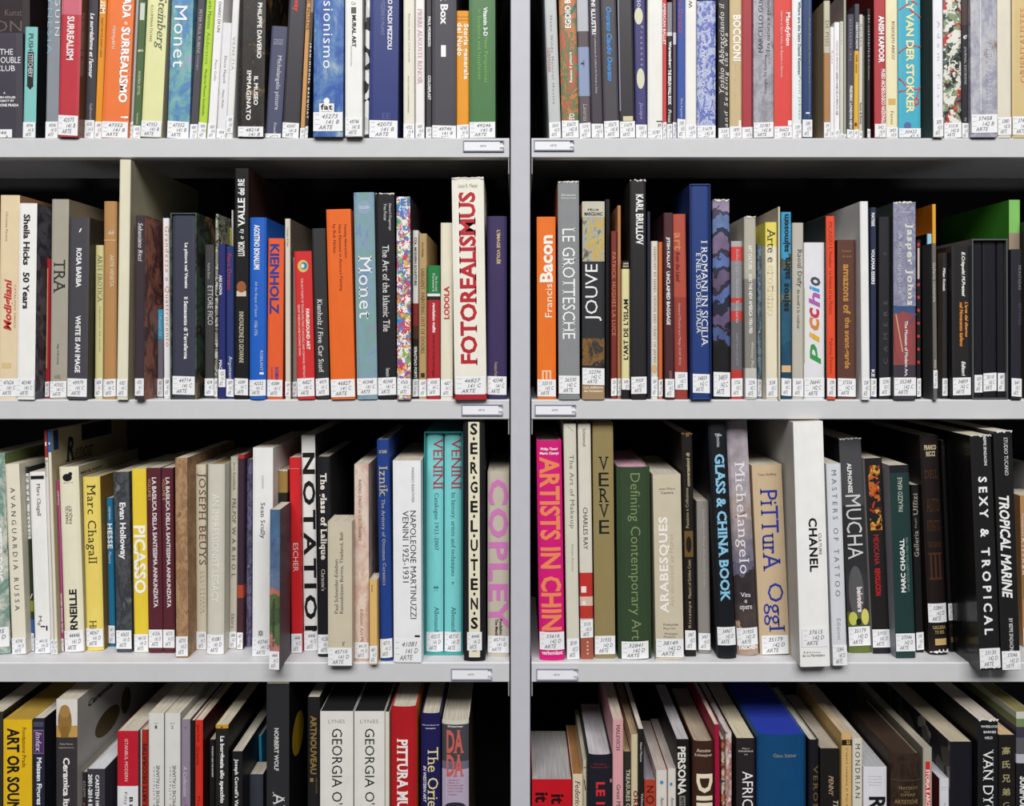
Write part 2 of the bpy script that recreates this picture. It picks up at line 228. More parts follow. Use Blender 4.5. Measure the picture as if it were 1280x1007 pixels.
# ---------------------------------------------------------------- the books
# Each line: left, right and top edge of a spine as read off the shelf (in units of its part of the shelf), cloth colour | depth,
# lean, sticker, side colour ... | label | printed lettering and shapes.  Turned into metres at the spine's own depth below. The shadowed black twin has shade painted into its print colours.
DATA = r"""
@A1
-170 185 -400 2a1e22|p=75,d=150,st=0,ln=0|dark maroon book rising behind the charcoal box spine at the far end|h .72 .3 60 100 6a5c58 =Kunst;h .62 .5 130 200 5e5552 =ON
-170 140 207 403c48|p=2,d=62,st=815:868,ln=0|wide charcoal spine with white stacked capitals reading THE DOUBLE CLUB|h .68 .27 308 345 f0f0f0 =THE;h .72 .5 358 398 f0f0f0 =DOUBLE;h .66 .39 412 448 f0f0f0 =CLUB;h .64 .04 578 592 f0f0f0 b=A;h .62 .5 603 620 f0f0f0 b=CARSTEN HÖLLER;h .66 .36 628 645 f0f0f0 b=PROJECT BY;h .6 .66 653 671 f0f0f0 b=FONDAZIONE PRADA
140 222 170 84c6c2|p=3,d=62,ln=.02,s=16191b|pale turquoise spine lettered PUSH STITCHERY in black and white|d .5 .36 212 318 222222 n=PUSH;B .5 .5 326 545 222222=;A .5 .62 535 565 222222=;d .5 .36 336 485 f0f0f0 n=STITCHERY
224 285 205 1b181c|p=35,d=25,st=0,ln=.02|low black booklet sunk between turquoise and grey spines|
238 297 135 e2703a|p=65,d=140,st=0,ln=.02|orange book peeping above the low black booklet|
286 364 -400 8d939b|p=6,ln=.018,st=765:868,g=1|glossy grey spine lettered POLYNESIA in pale blue capitals|d .22 .3 -220 340 8fb4c8 =POLYNESIA;d .8 .3 -240 225 dde0e4 =GAUGUIN
364 490 -400 c03a46|p=-4,ln=.027,st=725:850,g=1,s=6b4020,t=bands:-400:cf6c7c:90:c23a46|red glossy spine with bold white capitals reading SURREALISM|d .5 .36 100 376 f5e9e9 b=SURREALISM
530 592 -400 403e46|p=14,ln=.028,st=755:868|charcoal spine with white italic lettering about surrealism and love|d .5 .4 82 490 f0f0f0 bi=Le surréalisme et l'amour;d .6 .22 650 750 bbbbbb =Gallimard
594 637 -400 e49424|p=12,ln=.038,st=765:868|narrow amber spine ending in white letters ISM|d .5 .6 -200 84 fff2dd b=SURREALISM;d .5 .3 112 360 9a6420 =ESSAYS ON THE AVANT GARDE
638 804 -400 ef7b3d|p=6,ln=.045,st=762:866|broad orange spine with white serif title SURREALISMO|d .75 .34 -60 115 fff bs=DADA;d .74 .12 132 150 fff i=e;d .75 .32 165 640 fff bs=SURREALISMO;d .3 .17 160 308 ffeedd s=riscoperti;h .8 .18 728 736 fff b=I;B .9 .16 726 738 ffffff=
805 834 -400 a9adae|p=12,ln=.045,st=768:868|very thin silver grey spine beside the broad orange one|
836 884 10 50693f|p=12,ln=.045,st=790:868|dark green spine with white patch at its top and small white title|B .5 .6 18 125 c9d4c8=;h .5 .7 310 326 e0e4d0 b=#01;d .5 .26 445 600 e0e4d0 =ANDREA ZITTEL;d .5 .2 712 780 e0e4d0 =Secession
886 1014 -400 e6e6ac|p=0,ln=.05,st=758:866,s=b9ac92,g=1|pale lime yellow spine with grey italic serif title and brown cover edge|d .68 .4 -30 312 5e5e58 si=Steinberg;d .25 .1 30 260 9a9a66 =ILLUMINATIONS
@A2
-10 130 -400 7fa6c6|p=8,ln=.033,st=762:868,g=1,t=imp:6f9cc4:5585b8:7fb6b0:a79fc6:8|blue water-lily patterned spine with large white painter's name|d .45 .42 35 422 f4f6f8 =Monet
133 184 -400 4a4650|p=10,ln=.058,st=780:868,s=2e8098|narrow dusk grey spine with small pale capitals beside bright lime one|d .5 .32 60 335 c8b8bc =PETER PAUL RUBENS;d .5 .2 345 440 c8b8bc =Catalogue
186 238 -400 b5d63e|p=8,ln=.065,st=770:868|bright lime green spine with tiny darker green lettering|d .5 .42 -20 180 68902a =Karin Mamma;d .5 .3 200 400 8cac34 =Andersson;d .5 .3 435 725 68902a =Moderna Museet Stockholm
240 298 -400 f0eff0|p=8,ln=.06,st=775:868|white spine with small brownish lettering just after the lime one|d .6 .3 10 200 806a68 =DIARIO DI UN;d .55 .22 375 505 b09a98 =Piero Golia
300 362 145 e6e5e8|p=8,d=70,ln=.055,st=810:868|lower white spine with faint grey lettering and tall neighbours|d .5 .25 350 520 909094 =Electa Napoli;d .5 .2 565 680 909094 =Museo Madre
305 352 -400 a8a29c|p=85,d=140,ln=.055,st=0|taupe book standing behind the lower white spine|
364 420 -400 e9e8e6|p=4,ln=.05,st=728:838,w=1|creased white jacket spine with curled label and scuffed edges|d .5 .3 230 440 b8b8b4 =VENEZIA
440 600 -400 2c2724|p=-2,ln=.018,st=795:866,g=1,t=imp:24201f:322c28:1f1c1c:8a6a3c:14|black spine with gold painted swirls and white serif title about an imaginary museum|d .78 .16 12 365 f2f0ea bs=PHILIPPE DAVERIO;d .68 .14 475 660 f2f0ea bs=IL MUSEO;d .4 .14 440 755 f2f0ea bs=IMMAGINATO
606 710 168 4b4f69|p=6,ln=.058,st=838:868|slate blue spine of middle height with white serif title|h .5 .6 245 252 d8d8e4 =CHRISTOPH;h .5 .6 258 265 d8d8e4 =LUITPOLD;h .5 .6 271 278 d8d8e4 =FROMMEL;d .6 .32 345 688 dcdce8 s=Michelangelo pittore;d .6 .15 770 836 dcdce8 =Einaudi
712 822 -400 3c3a40|p=6,ln=.05,st=770:868,g=1|glossy black spine with red letters cut off at the top|d .45 .4 -160 70 e0403a b=Hemingway
825 858 -400 cd975a|p=9,ln=.048,st=805:868|slim tan spine between two black ones on the top shelf|d .6 .5 -60 190 7c4424 =EMIL NOLDE
860 911 -400 45403c|p=7,ln=.045,st=795:868,t=bands:-400:9a8e80:80:4a433e:270:2a2524|dark spine with long narrow white capitals beside the water-lily volume|d .5 .5 270 745 f0f0f0 bn=JEAN-MICHEL BASQUIAT
913 1100 -400 3d5fa4|p=-7,ln=.008,st=705:825,g=1,t=imp:2f4f9c:3c62ae:5f86b8:9fb4c0:9|broad deep blue pond painting spine with white IMPRESSIONISMO running down|d .43 .3 -330 430 f2f4f8 =Impressionismo;O .45 .2 615 655 f4f4f4=;B .45 .5 650 712 f4f4f4=;h .45 .4 655 690 111111 b=fat;h .45 .34 694 708 666666 =books
@A3
58 165 -400 efefec|p=-8,ln=0,st=740:862,s=b8b8b4|white spine lettered MURAL ART with a grey square above|B .5 .3 45 85 555555=;h .5 .3 10 30 777777 =Car;d .52 .22 95 296 222222 b=MURAL ART;d .36 .08 290 415 999999 =MURALS FROM THE WORLD
167 205 -400 d8d6d0|p=6,d=120,st=0,ln=.01,t=vor:f0f0ee:222222:d8d8d8:18|thin black and white pictured book squeezed against the navy jacket|
208 388 -400 2f3b7a|p=4,ln=.008,st=757:868,g=1|broad navy glossy spine with white capitals of a Milan house museum|d .7 .15 -100 310 f0f0f6 b=MUSEO POLDI PEZZOLI;d .45 .12 -60 220 8a90b8 =LE TAPPEZZERIE DI MILANO;h .6 .3 710 750 4a5490 b=EE
425 494 -400 e7e3d2|p=8,ln=0,st=780:868|cream spine with two tiny lines of grey lettering|d .5 .14 85 390 8c8a80 =Vincenzo Agnetti, tra le parole;d .45 .12 480 710 8c8a80 =MUSEO D'ARTE CONTEMPORANEA
500 556 -400 f1ecec|p=8,ln=0,st=775:868|white spine with faded pink widely spaced serif capitals|d .5 .5 55 530 cc9aa4 s=PIERRE AUGUSTE RENOIR
566 602 -400 39363a|p=9,ln=0,st=800:868,s=3a5030|slim black spine with two short white bold words|d .6 .5 105 292 f0f0f0 b=PAUL MORRISON;d .6 .5 475 630 f0f0f0 b=COLORPLAST
605 757 -400 46434b|p=5,ln=0,st=790:868|broad graphite spine with white words Black Box above a numeral one|d .5 .25 -160 155 f4f4f4 b=Black Box;h .47 .2 285 358 f4f4f4 b=1
760 837 68 e9991f|p=7,ln=0,st=785:868|lower orange yellow spine about the history of the nude|B .5 .9 104 107 9a6410=;B .5 .9 125 128 9a6410=;d .72 .34 150 500 fff4dd b=Storia generale;d .26 .32 145 352 fff4dd b=del Nudo
839 1003 -400 4d7b4b|p=3,ln=-.002,st=768:868,g=1|broad green spine with white and lime lettering about sculpture and installation|d .63 .15 45 228 f2f6f0 b=Vitamin 3-D;d .63 .13 238 520 8cc850 =New Perspectives;d .38 .13 60 498 8cc850 =in Sculpture and Installation
@A4
236 309 -400 c3c6c6|p=4,ln=-.035,st=770:868,g=1|silvery spine in clear film, first beside the central post|d .2 .2 300 455 c07878 =GERMANIA;d .5 .14 100 655 8f9496 =Neue Wilde Malerei Mostra
315 422 -400 2f7a58|p=4,ln=-.022,st=760:868,g=1,t=imp:1f8058:2a6e60:e07840:1f8058:d8503c:2a9060:9aa060:9|green and orange abstract patterned spine with white lettering|u .5 .36 -200 178 f8f6f0 bs=EGIDIO BONFANTE;u .62 .16 330 520 f8f6f0 b=Renato il pittore;d .6 .3 715 755 f0f0f0 b=CLE
426 497 -400 8794b4|p=6,ln=-.022,st=775:868,t=bands:-400:b9bcc4:200:5c5056:300:8d9bbc:605:5c525a|grey spine with periwinkle blue middle block|d .55 .34 655 762 b8b8a8 i=Laterza;d .4 .3 380 420 2a2a3a b=T
500 577 -400 403a44|p=7,ln=-.025,st=780:868|plum black spine with tapering white serif capitals|d .4 .32 -110 220 f0eef0 bs=UOMINI ILLUSTRI;d .5 .13 225 588 d8d4d8 i=Il collezionista di scultura fra Firenze e Siena
580 676 -400 48444a|p=4,ln=-.026,st=762:868|charcoal spine with bright blue italic lettering|d .5 .36 45 512 4593dc bis=Onorato Claudio Onorato
680 776 -400 333034|p=5,ln=-.02,st=765:868,g=1|shiny black spine with a small beige tab above its label|B .06 .08 -200 700 8a86a0=;B .55 .64 732 762 d9cda2=
780 850 -400 403b74|p=6,ln=-.014,st=785:868|indigo spine with two cream pottery shapes on it|d .5 .4 -100 45 e0e0ee s=Picasso;O .4 .75 48 155 d8d6bc=;d .65 .25 165 415 b8b8dc =Presenze;O .5 .7 430 560 d8d6bc=;d .5 .3 645 750 b0b0d0 i=Jacopo
855 948 -400 eceae5|p=4,ln=0,st=812:868|plain ivory spine with a short black dash low down|B .78 .4 760 767 222222=;h .8 .2 780 800 555555 =P
950 973 -400 d63e3b|p=6,ln=0,st=770:868|very thin red spine beside the plain ivory one|d .4 .6 20 282 ffe0da b=AMERICAN BALLET
976 1009 15 2a272b|p=6,ln=0,st=780:868,t=bands:15:8c8894:205:d8d8dc:228:242226|thin black and white spine lettered THE BERLIN WALL BOOK|d .5 .55 262 430 fff b=Wurttemberg;d .5 .6 438 660 fff b=THE BERLIN WALL BOOK;d .5 .5 690 770 fff i=Prosa
1012 1035 -400 5b4852|p=10,ln=0,st=770:868|thin mauve brown spine before the royal blue one|B .5 .8 205 280 cfc8cc=
1038 1091 -400 3551a0|p=5,ln=0,st=750:868|royal blue spine with dull red serif lettering|d .4 .4 -60 210 c6485e s=Piero Dorazio;d .5 .34 620 745 ccd6f4 s=Skira Argument
@A5
34 104 -400 efece7|p=5,ln=0,st=785:868|ivory spine with two small letters at the top after the royal blue one|u .45 .25 -80 50 444444 =WOLS
108 224 5 5a66b4|p=3,ln=0,st=790:868,g=1,s=1c1c50,t=imp:2a34a4:c9d2e8:4450b0:aab6dc:26|blue and white cloudy textured spine with pale streaks|d .4 .2 190 600 dfe6f4 i=Yves Klein le vide
241 310 -400 302b2d|p=5,ln=0,st=805:868|black spine with upward running italic script about embracing|u .3 .32 20 590 e9e5dd is=Yoshio Abbracciando il;u .75 .3 210 800 e9e5dd is=and Seeking the Wa
313 388 -400 cab489|p=5,ln=0,st=795:868|khaki spine with tall condensed white capitals|d .6 .66 95 385 f8f4ea bn=BOCCIONI;d .5 .2 395 640 e8ddc0 =Pittore scultore futurista;B .85 .2 757 795 f4f0e6=
390 456 -400 a73740|p=6,ln=0,st=800:868|crimson cloth bound spine without lettering on the top shelf|
460 589 -400 9b9ba4|p=1,ln=0,st=770:868,g=1,t=imp:a8a8b2:8c8c96:b4b4bc:5f5f66:7|silver photo spine with dark capitals running upward|u .35 .2 -80 330 333338 =MARCELLO GUASTI;u .75 .18 -80 330 444448 =Tra natura e geometria;u .6 .13 345 590 444448 =Giorgio Di Genova
592 705 -400 dc4640|p=4,ln=0,st=795:868|plain vermilion spine with white serif title of holy face|d .75 .22 75 290 fff2ee bs=Mandylion;d .42 .11 70 485 ffd8d0 =Intorno al Sacro Volto, da Bisanzio a Genova;B .88 .2 758 790 ffffff=
707 766 -400 e8ebec|p=4,ln=0,st=780:868|white spine with tiny teal and blue lettering|d .75 .22 10 470 4a6880 b=Where are the Saint Daniel Katzman;d .75 .22 480 750 5aa0a0 =Pentti Jokinen
768 832 -400 23406f|p=2,ln=0,st=753:862,g=1,s=14223c|glossy dark blue spine ending with a small white crescent|B .72 .12 -400 740 5a5a78=;d .72 .12 120 520 a4907c =Pablo Picasso Suite Vollard;B .55 .4 706 716 e8e8f0=
906 945 5 c1b8a2|p=3,ln=0,st=770:868,s=a89478,t=bands:5:c4bda8:335:ae8050|beige and brown landscape spine with its dark cover turned visible|d .5 .4 130 290 8a846c =DE PISIS
947 970 170 f1eff1|p=3,d=190,ln=0,st=820:868|slimmest white booklet, lower than its white neighbour|d .5 .4 320 400 c0b8c8 =Katz
972 1005 140 f3f1f5|p=3,d=190,ln=0,st=815:868|slim white booklet with small grey capitals running down|d .5 .3 260 440 c8a8a0 =PAROLE ED IMMAGINI;d .5 .34 450 725 6a6470 =GREEN LINES IN A FRESCO AIR
1008 1029 135 d0d2c5|p=3,ln=0,st=840:868|celadon grey thin booklet beside slim white ones|d .4 .25 150 280 8c9088 =Edgardo
1031 1046 -60 a7a795|p=4,ln=0,st=845:868,s=958888|tall olive grey spine with dusty pink cover above the white booklets|
@A6
-8 33 90 4a4553|p=4,ln=.008,st=815:868|slate violet spine with spaced pale capitals above bold white lines|d .45 .3 120 380 b8b0c4 =ALEXANDRE IRIS;d .6 .4 540 812 f0f0f0 b=FREDERIC LONDON NEW
36 66 25 45434e|p=5,d=80,ln=.008,st=815:868,t=bands:25:47454f:320:e0b03c|thin spine grey above and golden yellow below|d .5 .45 140 310 e0e0e4 b=CREATIVE NOW;d .5 .4 345 460 6a4c18 =Nelle stanze;O .4 .6 770 796 8a2a20=
68 90 92 d2cec3|p=6,ln=.005,st=825:868|very thin pale grey spine after the golden one|d .5 .35 150 290 77736c =Gordon;d .5 .4 645 780 666 b=Storia di Storia
91 104 100 8b857a|p=12,ln=0,st=0|hair-thin taupe booklet before the black one|
106 140 55 22201f|p=3,ln=0,st=812:868|narrow black spine with white spaced pop artist name|d .5 .5 95 360 f0f0f0 s=ROY LICHTENSTEIN;d .5 .25 375 505 c8c8c8 =Bert Wandesteen
168 238 -400 b63b40|p=1,d=260,ln=-.003,st=780:868,s=5a1418|red spine with heavy white condensed capitals, its dark red cover showing|d .62 .52 100 395 fff bn=ANISH KAPOOR;d .78 .34 435 780 fff0ee bn=MUSEO ARCHEOLOGICO NAZIONALE
241 314 -400 ece3bd|p=3,ln=-.003,st=800:868|cream yellow spine with small ochre square low down|d .62 .26 135 375 7c7254 =RODOLFO ARICO';B .5 .64 620 660 d9b266=;d .5 .2 700 780 9a8e60 =Fermi
318 458 -400 4cb2cc|p=1,ln=-.003,st=808:868,g=1|sky blue spine with red curls and chunky yellow capitals|L .3 .9 -20 30 c04c40=;L .05 .5 60 20 c04c40=;L .5 1 60 110 c04c40=;L .02 .5 330 285 c04c40=;L .5 1 285 295 c04c40=;L .02 .45 490 560 c04c40=;L .02 .9 575 560 c04c40=;O .8 .28 615 665 c04c40=;O .8 .12 628 652 4cb2cc=;L .8 .98 620 545 c04c40=;d .52 .34 -60 712 f2e9ac b=LILY VAN DER STOKKER;O .4 .34 768 812 5a6aa8=
538 600 -400 eeeef3|p=-4,d=260,ln=-.003,st=742:866,s=505c58|slim white spine whose grey-green photo cover faces the sky blue one|d .55 .2 130 670 c8ccd8 =Adam Fuss
604 714 -400 a7a898|p=3,ln=-.003,st=772:868,g=1,t=vor:e8e6dc:8a9a78:b83c34:2e3634:dfdcd0:5a6c66:48|busy multicoloured collage spine in red white and green flecks|
717 772 -60 29272e|p=3,ln=-.003,st=775:868,t=bands:-60:4a3a38:160:29272e|black spine carrying number 47 below a dim brown picture|h .5 .6 222 248 f4f4f4 b=47;d .5 .3 295 530 c8c8cc =JOURNAL DECISIONS;d .5 .3 740 765 d8d8d8 =TV
776 940 -400 a9a9b9|p=-4,ln=-.003,st=720:836,g=1,t=imp:aeb0c6:9a9aac:c4c4ca:85726c:7|lavender grey photo spine under crinkled clear film|d .7 .17 240 705 c3c3d2 s=VENICE FANTASIES;B .37 .02 -200 700 f4f4f8=
943 1028 -400 e3dccb|p=0,ln=-.002,st=738:850,g=1|creamy film-wrapped spine without title on the top shelf|
1036 1160 -400 d9c18c|p=0,ln=-.002,st=733:850,g=1|sandy gold spine with orange capitals at the picture edge|u .55 .22 50 520 dc905c s=ORIENTALISTES
@B1
-6 65 160 e8d3af|p=5,ln=.01,s=a87e58|warm peach spine with red handwritten painter signature|d .35 .1 220 330 b29c74 =Christian Parisot;u .5 .42 470 660 c43434 bi=Modigliani;d .82 .07 490 650 b07a60 =CATALOGO UNICO;B .4 .5 780 800 dcc090=
62 127 190 f2f1ee|p=-3,ln=.013,s=5c5962,t2=1|white spine lettered 50 Years in black, beside tweed grey cover|d .45 .3 230 418 222222 b=Sheila Hicks;d .45 .3 445 580 222222 b=50 Years
167 182 395 b12230|p=22,ln=.012,st=850:905|thin scarlet booklet half hidden before the grey TRA volume|B .3 .2 430 800 d8b070=
185 247 175 aaa497|p=6,ln=.01,st=848:908,s=8f8470|stone grey spine lettered TRA in tall serif capitals|d .5 .62 398 522 333333 s=TRA;d .45 .13 710 785 666050 =Edge of Becoming;h .45 .4 825 838 777060 =AXEL
249 322 243 48464d|p=-2,ln=.014,st=838:905,s=3a382f|charcoal spine with white capitals saying WHITE IS AN IMAGE|d .5 .27 355 500 f4f4f4 b=ROSA BARBA;d .5 .27 605 816 f4f4f4 b=WHITE IS AN IMAGE;L .5 .6 296 282 f4f4f4=
345 380 345 d6cf96|p=16,ln=.005|low pale yellow green spine lettered ARTE EROTICA|d .6 .45 380 555 7a7850 s=ARTE EROTICA;d .6 .25 570 740 9a9868 =Capolavori del mondo
383 430 183 b88a56|p=8,ln=.003,st=840:905,k=h|camel brown cloth spine numbered 66 near the top|h .62 .42 290 306 e8dcc8 si=66;B .5 .96 325 328 d8c098=;d .68 .26 380 500 e8dcc8 s=ARTE VENETA
432 472 28 e5dfc6|p=-5,d=265,ln=.013,st=840:905,s=b0ab92|tallest ivory spine reaching the shelf above, pale olive cover showing|
500 533 235 3c3039|p=-7,d=190,ln=.004,st=838:902,t2=2,s=8a5a50|dark narrow spine with white script and a flesh-toned painted cover|d .55 .5 262 405 f0f0f0 is=Sebastiano Ricci
577 604 583 7a7681|p=38,d=120,ln=.002,st=840:905,t=bands:583:4ba6cc:692:7a7681|short thin spine sky blue above and grey below|d .5 .35 600 680 c8e4f0 =I Maestri 53
608 631 245 ebe8ed|p=24,ln=-.008,st=835:905|thin white spine with running orange letters beside the slipcase|d .6 .6 275 720 dc9050 =Grandezze e Quattrocento
@B2
8 106 225 3a4440|case=1,p=2,ln=0,d=225,s=4c6058,t2=3|dark green-rimmed slipcase holding a slate navy volume|
16 100 234 3b3d4e|p=4,d=218,inner=1,ln=0,st=830:898|slate navy volume inside its slipcase with white serif title|d .6 .17 335 505 f0f0f2 bs=La pittura nel Veneto;d .6 .17 535 766 f0f0f2 bs=Il Settecento di Terraferma
136 171 343 413e40|p=22,ln=0,st=838:902|iron grey spine with condensed light capitals beside dark slipcase|d .6 .55 495 640 cccccc n=ETTORE FICO;d .45 .25 410 470 bbbbbb =Andrea Busto
172 183 230 6b6a5a|p=14,ln=.006,st=838:905,t=vor:8a8a78:3a3a34:c0c0b0:60|hair-thin mottled grey booklet standing tall|
186 206 280 c6c62c|p=62,d=100,ln=0,st=0|acid yellow booklet peeping up behind two navy ones|
209 238 215 e1ddd8|p=62,d=130,ln=0,st=0,s=8a8680|thin white book rising behind the second navy booklet|
187 213 340 242a6b|p=10,d=45,ln=0,st=805:870|first thin navy booklet with label placed high|d .3 .4 455 530 e8e8f4 b=ARS NOVA;d .3 .35 770 805 e8e8f4 b=MAC
216 244 348 26366f|p=12,d=45,ln=0,st=840:905|second thin navy booklet with red serif name|d .4 .5 375 510 c2364a s=Piero Dorazio;d .5 .5 755 845 e0e2ee s=Argument
247 297 60 1d1b1b|p=2,ln=0,st=838:900,g=1,s=3a2624|tallest black glossy spine with white capitals about a royal valley|u .5 .5 330 385 f0f0ee bn=LUXOR;u .5 .3 285 322 f0f0ee i=e la;u .5 .5 170 278 f0f0ee bsn=VALLE;u .5 .5 100 160 f0f0ee bsn=dei RE;O .5 .7 478 520 9a5a34=;B .5 .7 514 534 d8c8b8=;d .5 .34 590 780 e0d8c0 s=INNOVAZIONE DI GIOVANNI
302 363 243 1f60c2|p=0,ln=.002,st=843:902,k=h|saturated blue hardback with slim white capitals|d .45 .36 270 435 f0f4fa bn=AGOSTINO BONALUMI;d .4 .2 480 610 c0d4f2 =All the Shapes of Space;d .4 .2 625 680 c0d4f2 =1958-1976;d .75 .14 735 810 c0d4f2 =ROBILANT;B .75 .24 815 823 f0f4fa=
367 424 320 e8602e|p=3,ln=.008,st=843:905,s=9a2c12|orange spine with heavy blue vertical capitals|d .42 .52 340 600 2b3c94 b=KIENHOLZ;d .62 .24 795 843 5a3a94 b=SCHIRN;d .3 .14 795 843 a05080 =KUNSTHALLE
434 454 247 d8d0c0|p=8,ln=-.002,st=850:905,s=6a6258|thin bone coloured spine behind the red fair book|d .5 .4 280 350 8c8478 =L'utopia di Sant
456 478 390 8c867c|p=18,ln=0,st=850:905|short thin taupe spine beside the red fair book|
480 544 368 d22e2d|p=-2,ln=-.024,st=838:905|bright red spine with round picture emblem and FAIRGROUND ART|O .5 .62 400 446 d8c060=;O .55 .4 408 436 3a86b0=;O .48 .2 414 430 e8e0d8=;d .7 .2 580 732 fff4f0 bs=FAIRGROUND ART;d .42 .12 468 835 ffe0dc s=THE ART FORMS OF TRAVELLING FAIRS CAROUSELS AND CARNIVAL MIDWAYS;d .2 .12 565 755 ffe0dc s=GEOFF WEEDON AND RICHARD WARD
549 598 283 313031|p=0,ln=-.025,st=838:902|black spine with white serif line about a car|d .45 .38 545 815 f2f2f0 s=Kienholz / Five Car Stud
604 694 213 eb6b24|p=-3,ln=-.026,st=842:908|broad plain orange spine with small maroon text near the top|d .76 .13 270 395 7a3418 =Painting Abstraction:;d .53 .13 270 515 7a3418 =New Elements in Abstract Painting;d .3 .13 268 375 7a3418 =by Bob Nickas
@B3
79 154 150 7f96b4|p=-2,ln=-.018,st=838:900,g=1,t=imp:6d8cb4:8aa4b8:7fa8a0:9c90b8:9|smaller water-lily spine with white serif painter's name mid-height|O .5 .7 180 232 8fa6bc=;h .5 .5 200 212 c8d4e0 b=TASCHEN;d .5 .5 385 620 f4f4f4 s=Monet
156 224 155 232125|p=0,ln=-.011,st=835:900,g=1,w=1|black jacket spine with white title about Islamic tile|d .5 .36 345 665 f0f0ee s=The Art of the Islamic Tile;d .75 .16 190 290 e0e0de s=Gérard Degeorge;d .5 .16 190 255 e0e0de s=Yves Porter;d .55 .2 800 832 f0f0ee s=Flammarion
227 277 165 d8d4dc|p=-4,d=230,ln=-.004,st=838:900,s=241c1e,t=vor:f2f0f2:4a84c8:d84050:f0f0f4:e4b850:7ab060:8a5aa8:70|crowded cartoon-coloured spine full of red blue and yellow doodles|h .62 .62 172 200 3f7fc8 b=EI;h .6 .6 204 232 3f7fc8 b=BIN;h .3 .4 405 450 3f7fc8 b=UG
282 305 290 e8e4e0|p=16,ln=0,st=840:905,t=bands:290:e8e4e0:560:8a2e2e:645:50302a:692:221e1e|thin spine banded white above, dark red, then black|d .5 .4 315 495 606060 b=COL. MODERN SCULPTURE;d .5 .5 720 835 f0f0f0 b=SEBASTIAO FORTI
307 336 302 b79a6a|p=12,ln=0,st=842:905|golden tan spine with thin brown outdoor painting title|d .5 .45 430 745 6c4c2c s=SARGENT: PAINTING OUT OF DOORS;d .5 .3 335 390 6c4c2c =Erica Hirshler;B .5 .5 818 835 3a2a1a=
338 385 420 b0222c|p=6,ln=0,st=838:902,t=bands:420:1f7a3e:525:e8e8e8:535:1c1c1c:548:b0222c|short spine with green top, white stripe and red body|d .72 .16 460 515 e0f0e0 =Mia Grondahl;d .5 .16 450 515 e0f0e0 =Foreword;d .5 .3 560 668 fff0ec b=revolution graffiti;d .5 .26 675 835 5c0c14 =street art of the new Egypt
388 432 262 e5dec8|p=5,ln=0,st=842:905|cream spine with small red upright capitals mid-height|u .5 .42 497 618 c42a30 b=LODOLA
438 558 97 f0ecdf|p=-8,ln=-.014,st=832:898,w=1,t=bands:97:f0ecdf:898:b02430|very tall cream jacket with huge red capitals FOTOREALISMUS and torn top|h .5 .6 118 132 8c887c =Louis K. Meisel;u .47 .52 148 790 ba2632 bs=FOTOREALISMUS
561 632 238 3b2f5b|p=5,ln=0,st=830:898,k=h|deep violet spine with small gold capitals, last before the post|d .6 .2 290 415 d2b890 b=L'IMAGE VOLÉE;d .45 .16 778 830 d2b890 =Fondazione Prada
@B4
94 163 240 ee7522|p=2,ln=-.003,st=842:905,s=5a2a14|orange spine with heavy white upward lettering, first after the post|u .5 .62 308 482 fff6ee b=Bacon;u .62 .3 488 612 fff2e6 =Francis;B .3 .1 808 842 f4c8a0=;B .5 .1 808 842 f4c8a0=;B .7 .1 808 842 f4c8a0=;B .5 .5 808 814 f4c8a0=
173 251 110 8b8d8f|p=-2,ln=-.004,st=828:895,s=a04a28,w=1|tall mid grey spine with white classical capitals and torn cap|h .5 .7 155 163 f0f0f0 =Alessandra;h .5 .7 167 175 f0f0f0 =Zamperini;d .5 .6 280 692 f6f6f6 s=LE GROTTESCHE
260 343 183 2b2c30|p=-2,ln=0,st=800:862,t=bands:183:c9c5b2:240:2b2c30:862:a58a68|spine with gilded landscape picture, art deco white lettering, black middle|B .5 .98 240 405 imp:7a8a94:c8b878:c8a440:a8b4b4:7a6a4c:5a5c58:14=;B .5 .98 690 790 imp:24242a:2b2c30:8a6430:2b2c30:4c4438:12=;h .5 .5 208 217 3a3a3a b=FÉLIX;h .5 .8 222 235 3a3a3a b=MARCILHAC;u .5 .66 415 625 f0f0f0 =JOUVE;h .5 .86 866 876 f0dcc0 b=Les éditions;h .5 .86 879 889 f0dcc0 b=de l'amateur
346 363 175 171414|p=26,ln=0,st=0|thin black book with no label between jackets|
366 388 293 7b2d27|p=15,ln=0,st=838:902|low thin brick red spine with tan capitals|d .5 .5 370 680 cf8468 s=PATRICK HUGHES LA LUCE
391 403 198 b87d52|p=16,ln=0,st=838:902|hair-thin caramel booklet standing tall|
405 436 403 e1d9a2|p=6,ln=0,st=838:880,t=bands:403:1c1a18:434:e1d9a2:878:1c1a18|short pale yellow spine with black capped ends lettered about Islam|h .5 .7 410 416 e8e0c0 b=ARTE;h .5 .7 420 426 e8e0c0 b=ISLAM;u .5 .46 545 768 1a1a1a b=L'ART DE L'ISLAM
440 499 105 231f21|p=0,ln=-.005,st=832:895,w=1,d=240|tall black jacket with frayed white top and condensed white serif name|d .6 .5 155 345 f4f4f2 bsn=KARL BRULLOV
501 512 220 1e2239|p=14,ln=0,st=0|hair-thin midnight blue booklet next to frayed black jacket|
516 540 330 ddd7cd|p=8,ln=0,st=832:905|slim oatmeal spine with faint brown capitals|d .5 .42 350 780 a8907e s=HARMONY BY HAND, DESIGN AND CRAFT OF JAPAN;O .5 .8 785 820 d8b080=
543 558 333 d87139|p=9,ln=0,st=842:905|very thin burnt orange booklet|
562 602 225 4b2529|p=0,ln=-.008,d=240,st=840:908,s=38191c|aubergine spine with white capitals UNCLAIMED BAGGAGE|d .42 .36 315 430 f2f0f0 b=JITISH KALLAT;d .42 .36 442 640 f2f0f0 b=UNCLAIMED BAGGAGE;d .6 .3 810 838 c09090 =ALLEMANDI
